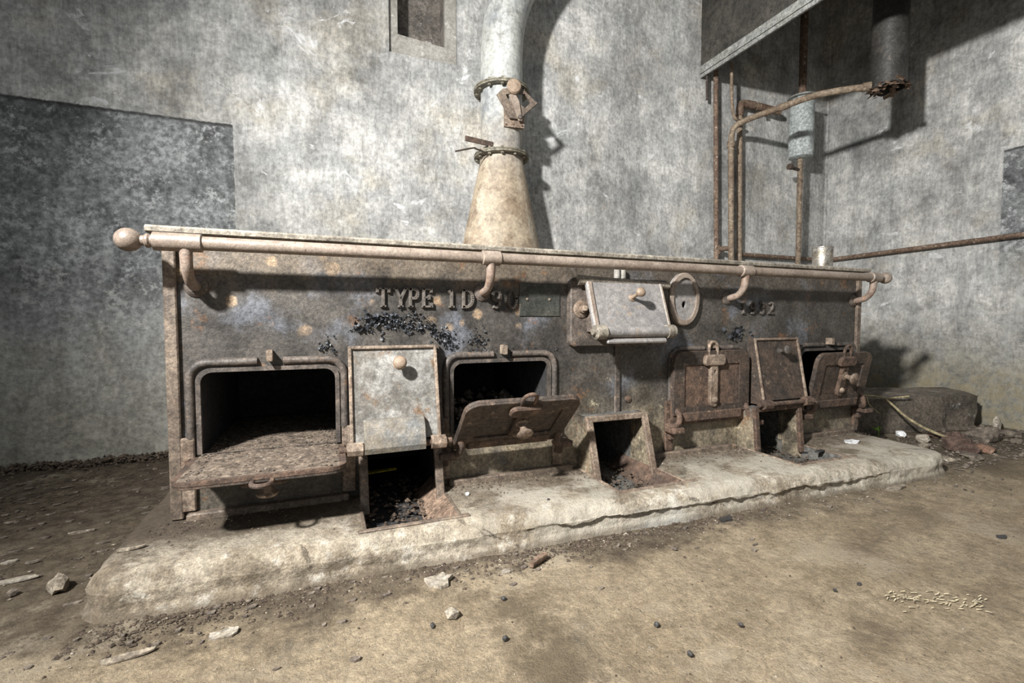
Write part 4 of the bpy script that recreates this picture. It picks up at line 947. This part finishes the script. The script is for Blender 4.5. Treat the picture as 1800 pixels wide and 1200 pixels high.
for k, (ax, l) in enumerate(((.5, .05), (1.6, .045), (2.5, .04))):
    m_ = Matrix.Translation((2.80, 1.62, .03)) @ Matrix.Rotation(ax, 4, 'Z') @ Matrix.Rotation(-.5, 4, 'Y')
    lf.addv([(0, 0, 0), (l * .4, -l * .25, .006), (l, 0, 0), (l * .4, l * .25, .006), (l * .4, 0, -.001)], [(0, 1, 4), (1, 2, 4), (2, 3, 4), (3, 0, 4)], False, m_)
lf.tube([(2.80, 1.62, -.003), (2.80, 1.62, .031)], .002, 6)
solid('weed', lf, M['leaf'], 'small green weed growing behind the right end of the plinth', 'plant')
br = thing('branch', (3.05, 1.46, 0), 'dry pale branch leaning from the floor against the concrete block', 'branch')
bp = smooth([(3.05, 1.42, .012), (2.98, 1.50, .06), (2.93, 1.565, .115), (2.88, 1.615, .185), (2.85, 1.65, .214), (2.74, 1.72, .222)], 5)
part('stem', MB().tube(bp, [.0075 - .0035 * i / len(bp) for i in range(len(bp))], 8, True, .25), M['twig'], br)
part('side_twig', MB().tube(smooth([(2.865, 1.63, .205), (2.93, 1.63, .206), (3.02, 1.60, .214)], 4), .0045, 7, True, .2), M['twig'], br)
part('side_twig', MB().tube(smooth([(2.80, 1.69, .222), (2.79, 1.665, .17), (2.83, 1.63, .12)], 4), .003, 7, True, .2), M['twig'], br)

# ---------------------------------------------------------------- grit, soot and straw nobody could count
yf = lambda x: 1.222 - .036 * (x + .5)
def s_foot(rr):
    x = rr.uniform(-.5, 2.45); return (x, yf(x) - abs(rr.gauss(0, .06)) - .005, -.002)
solid('grit', pebbles(1300, s_foot, .001, .005, 31), M['grit'], 'pale grit strewn along the foot of the plinth', 'grit', stuff=True)
def s_foot2(rr):
    x = rr.uniform(-.5, 1.4); return (x, yf(x) - abs(rr.gauss(0, .05)) - .004, -.003)
solid('soot_crumbs', pebbles(2600, s_foot2, .002, .009, 32, .5), M['dirt'], 'dark soot crumbs along the front foot of the plinth', 'soot', stuff=True)
def s_left(rr):
    return (rr.uniform(-1.5, -.55), 1.5 + 1.12 * rr.random() ** .7, -.003)
solid('soot_heap', pebbles(1700, s_left, .002, .009, 33, .4), M['dirt'], 'black-brown soot and litter on the floor left of the stove', 'soot', stuff=True)
def s_left2(rr):
    return (rr.uniform(-1.5, -.5), 1.25 + 1.35 * rr.random(), -.002)
solid('litter', pebbles(260, s_left2, .0015, .007, 34, .35), M['grit'], 'pale chips scattered on the sooty floor at left', 'grit', stuff=True)
lit = MB(); rr = random.Random(71)
for _ in range(90):
    x, y = rr.uniform(-1.2, -.53), rr.uniform(1.30, 2.5); k = chip_mb((x, y, -.003), rr.uniform(.006, .022), rr.uniform(.004, .010), rr.uniform(.002, .005), rr.randint(0, 9999), 7, .002, .08)
    lit.addv(k.v, k.f)
solid('dark_litter', lit, M['stone'], 'dull flat scraps scattered over the floor at the left end of the plinth', 'litter', stuff=True)
lit = MB()
for _ in range(110):
    x = rr.uniform(-.6, 2.6); y = 1.2 - .036 * x - abs(rr.gauss(0, .10)); k = chip_mb((x, y, -.003), rr.uniform(.004, .013), rr.uniform(.003, .008), rr.uniform(.002, .005), rr.randint(0, 9999), 7, .002, .08)
    lit.addv(k.v, k.f)
solid('chips', lit, M['stone'], 'dull small chips scattered along the front foot of the plinth', 'litter', stuff=True)
def s_wall(rr):
    return (rr.uniform(-1.6, -.42), WY - abs(rr.gauss(0, .05)), .0 + .02 * rr.random())
solid('wall_dirt', pebbles(1500, s_wall, .004, .016, 35, .8), M['dirt'], 'dark dirt banked against the back wall left of the stove', 'soot', stuff=True)
def s_pl(rr):
    x = rr.uniform(-.45, 2.42); y = FY - .02 - abs(rr.gauss(0, .06))
    for a, b, yr, *_ in PITS:
        if a - .01 < x < b + .01 and y > yr - .01: return None
    return (x, y, .0905)
solid('plinth_grit', pebbles(3000, s_pl, .001, .006, 36), M['dirt'], 'dark grit lying on the plinth along the stove front', 'grit', stuff=True)
solid('plinth_chips', pebbles(700, s_pl, .001, .005, 37), M['grit'], 'pale chips lying on the plinth along the stove front', 'grit', stuff=True)
def s_floor(rr):
    x = rr.uniform(-.8, 2.9); y = rr.uniform(.45, 1.18)
    return (x, y, -.002) if y < yf(x) - .02 else None
solid('floor_crumbs', pebbles(900, s_floor, .0008, .0035, 38), M['dirt'], 'fine dark crumbs scattered over the open floor', 'grit', stuff=True)
solid('floor_specks', pebbles(500, s_floor, .0008, .003, 39), M['flake'], 'fine pale specks scattered over the open floor', 'grit', stuff=True)
def s_rub(rr):
    return (rr.uniform(2.5, 3.72), 1.12 + .45 * rr.random(), -.002)
solid('rubble', pebbles(1300, s_rub, .003, .018, 40, .6), M['stone'], 'fine dark rubble on the floor around the concrete block', 'rubble', stuff=True)
rr = random.Random(44); st = MB()
for _ in range(75):
    u_ = rr.random(); x = 1.20 + .17 * u_ + rr.gauss(0, .025); y = .66 - .09 * u_ + rr.gauss(0, .016); a = rr.gauss(-.4, .5); l = rr.uniform(.004, .014)
    st.bar((x, y, .001), (x + l * math.cos(a), y + l * math.sin(a), .002 + .002 * rr.random()), .0018, .0012)
solid('straw', st, M['straw'], 'yellowish straw scraps on the open floor at right', 'straw', stuff=True)
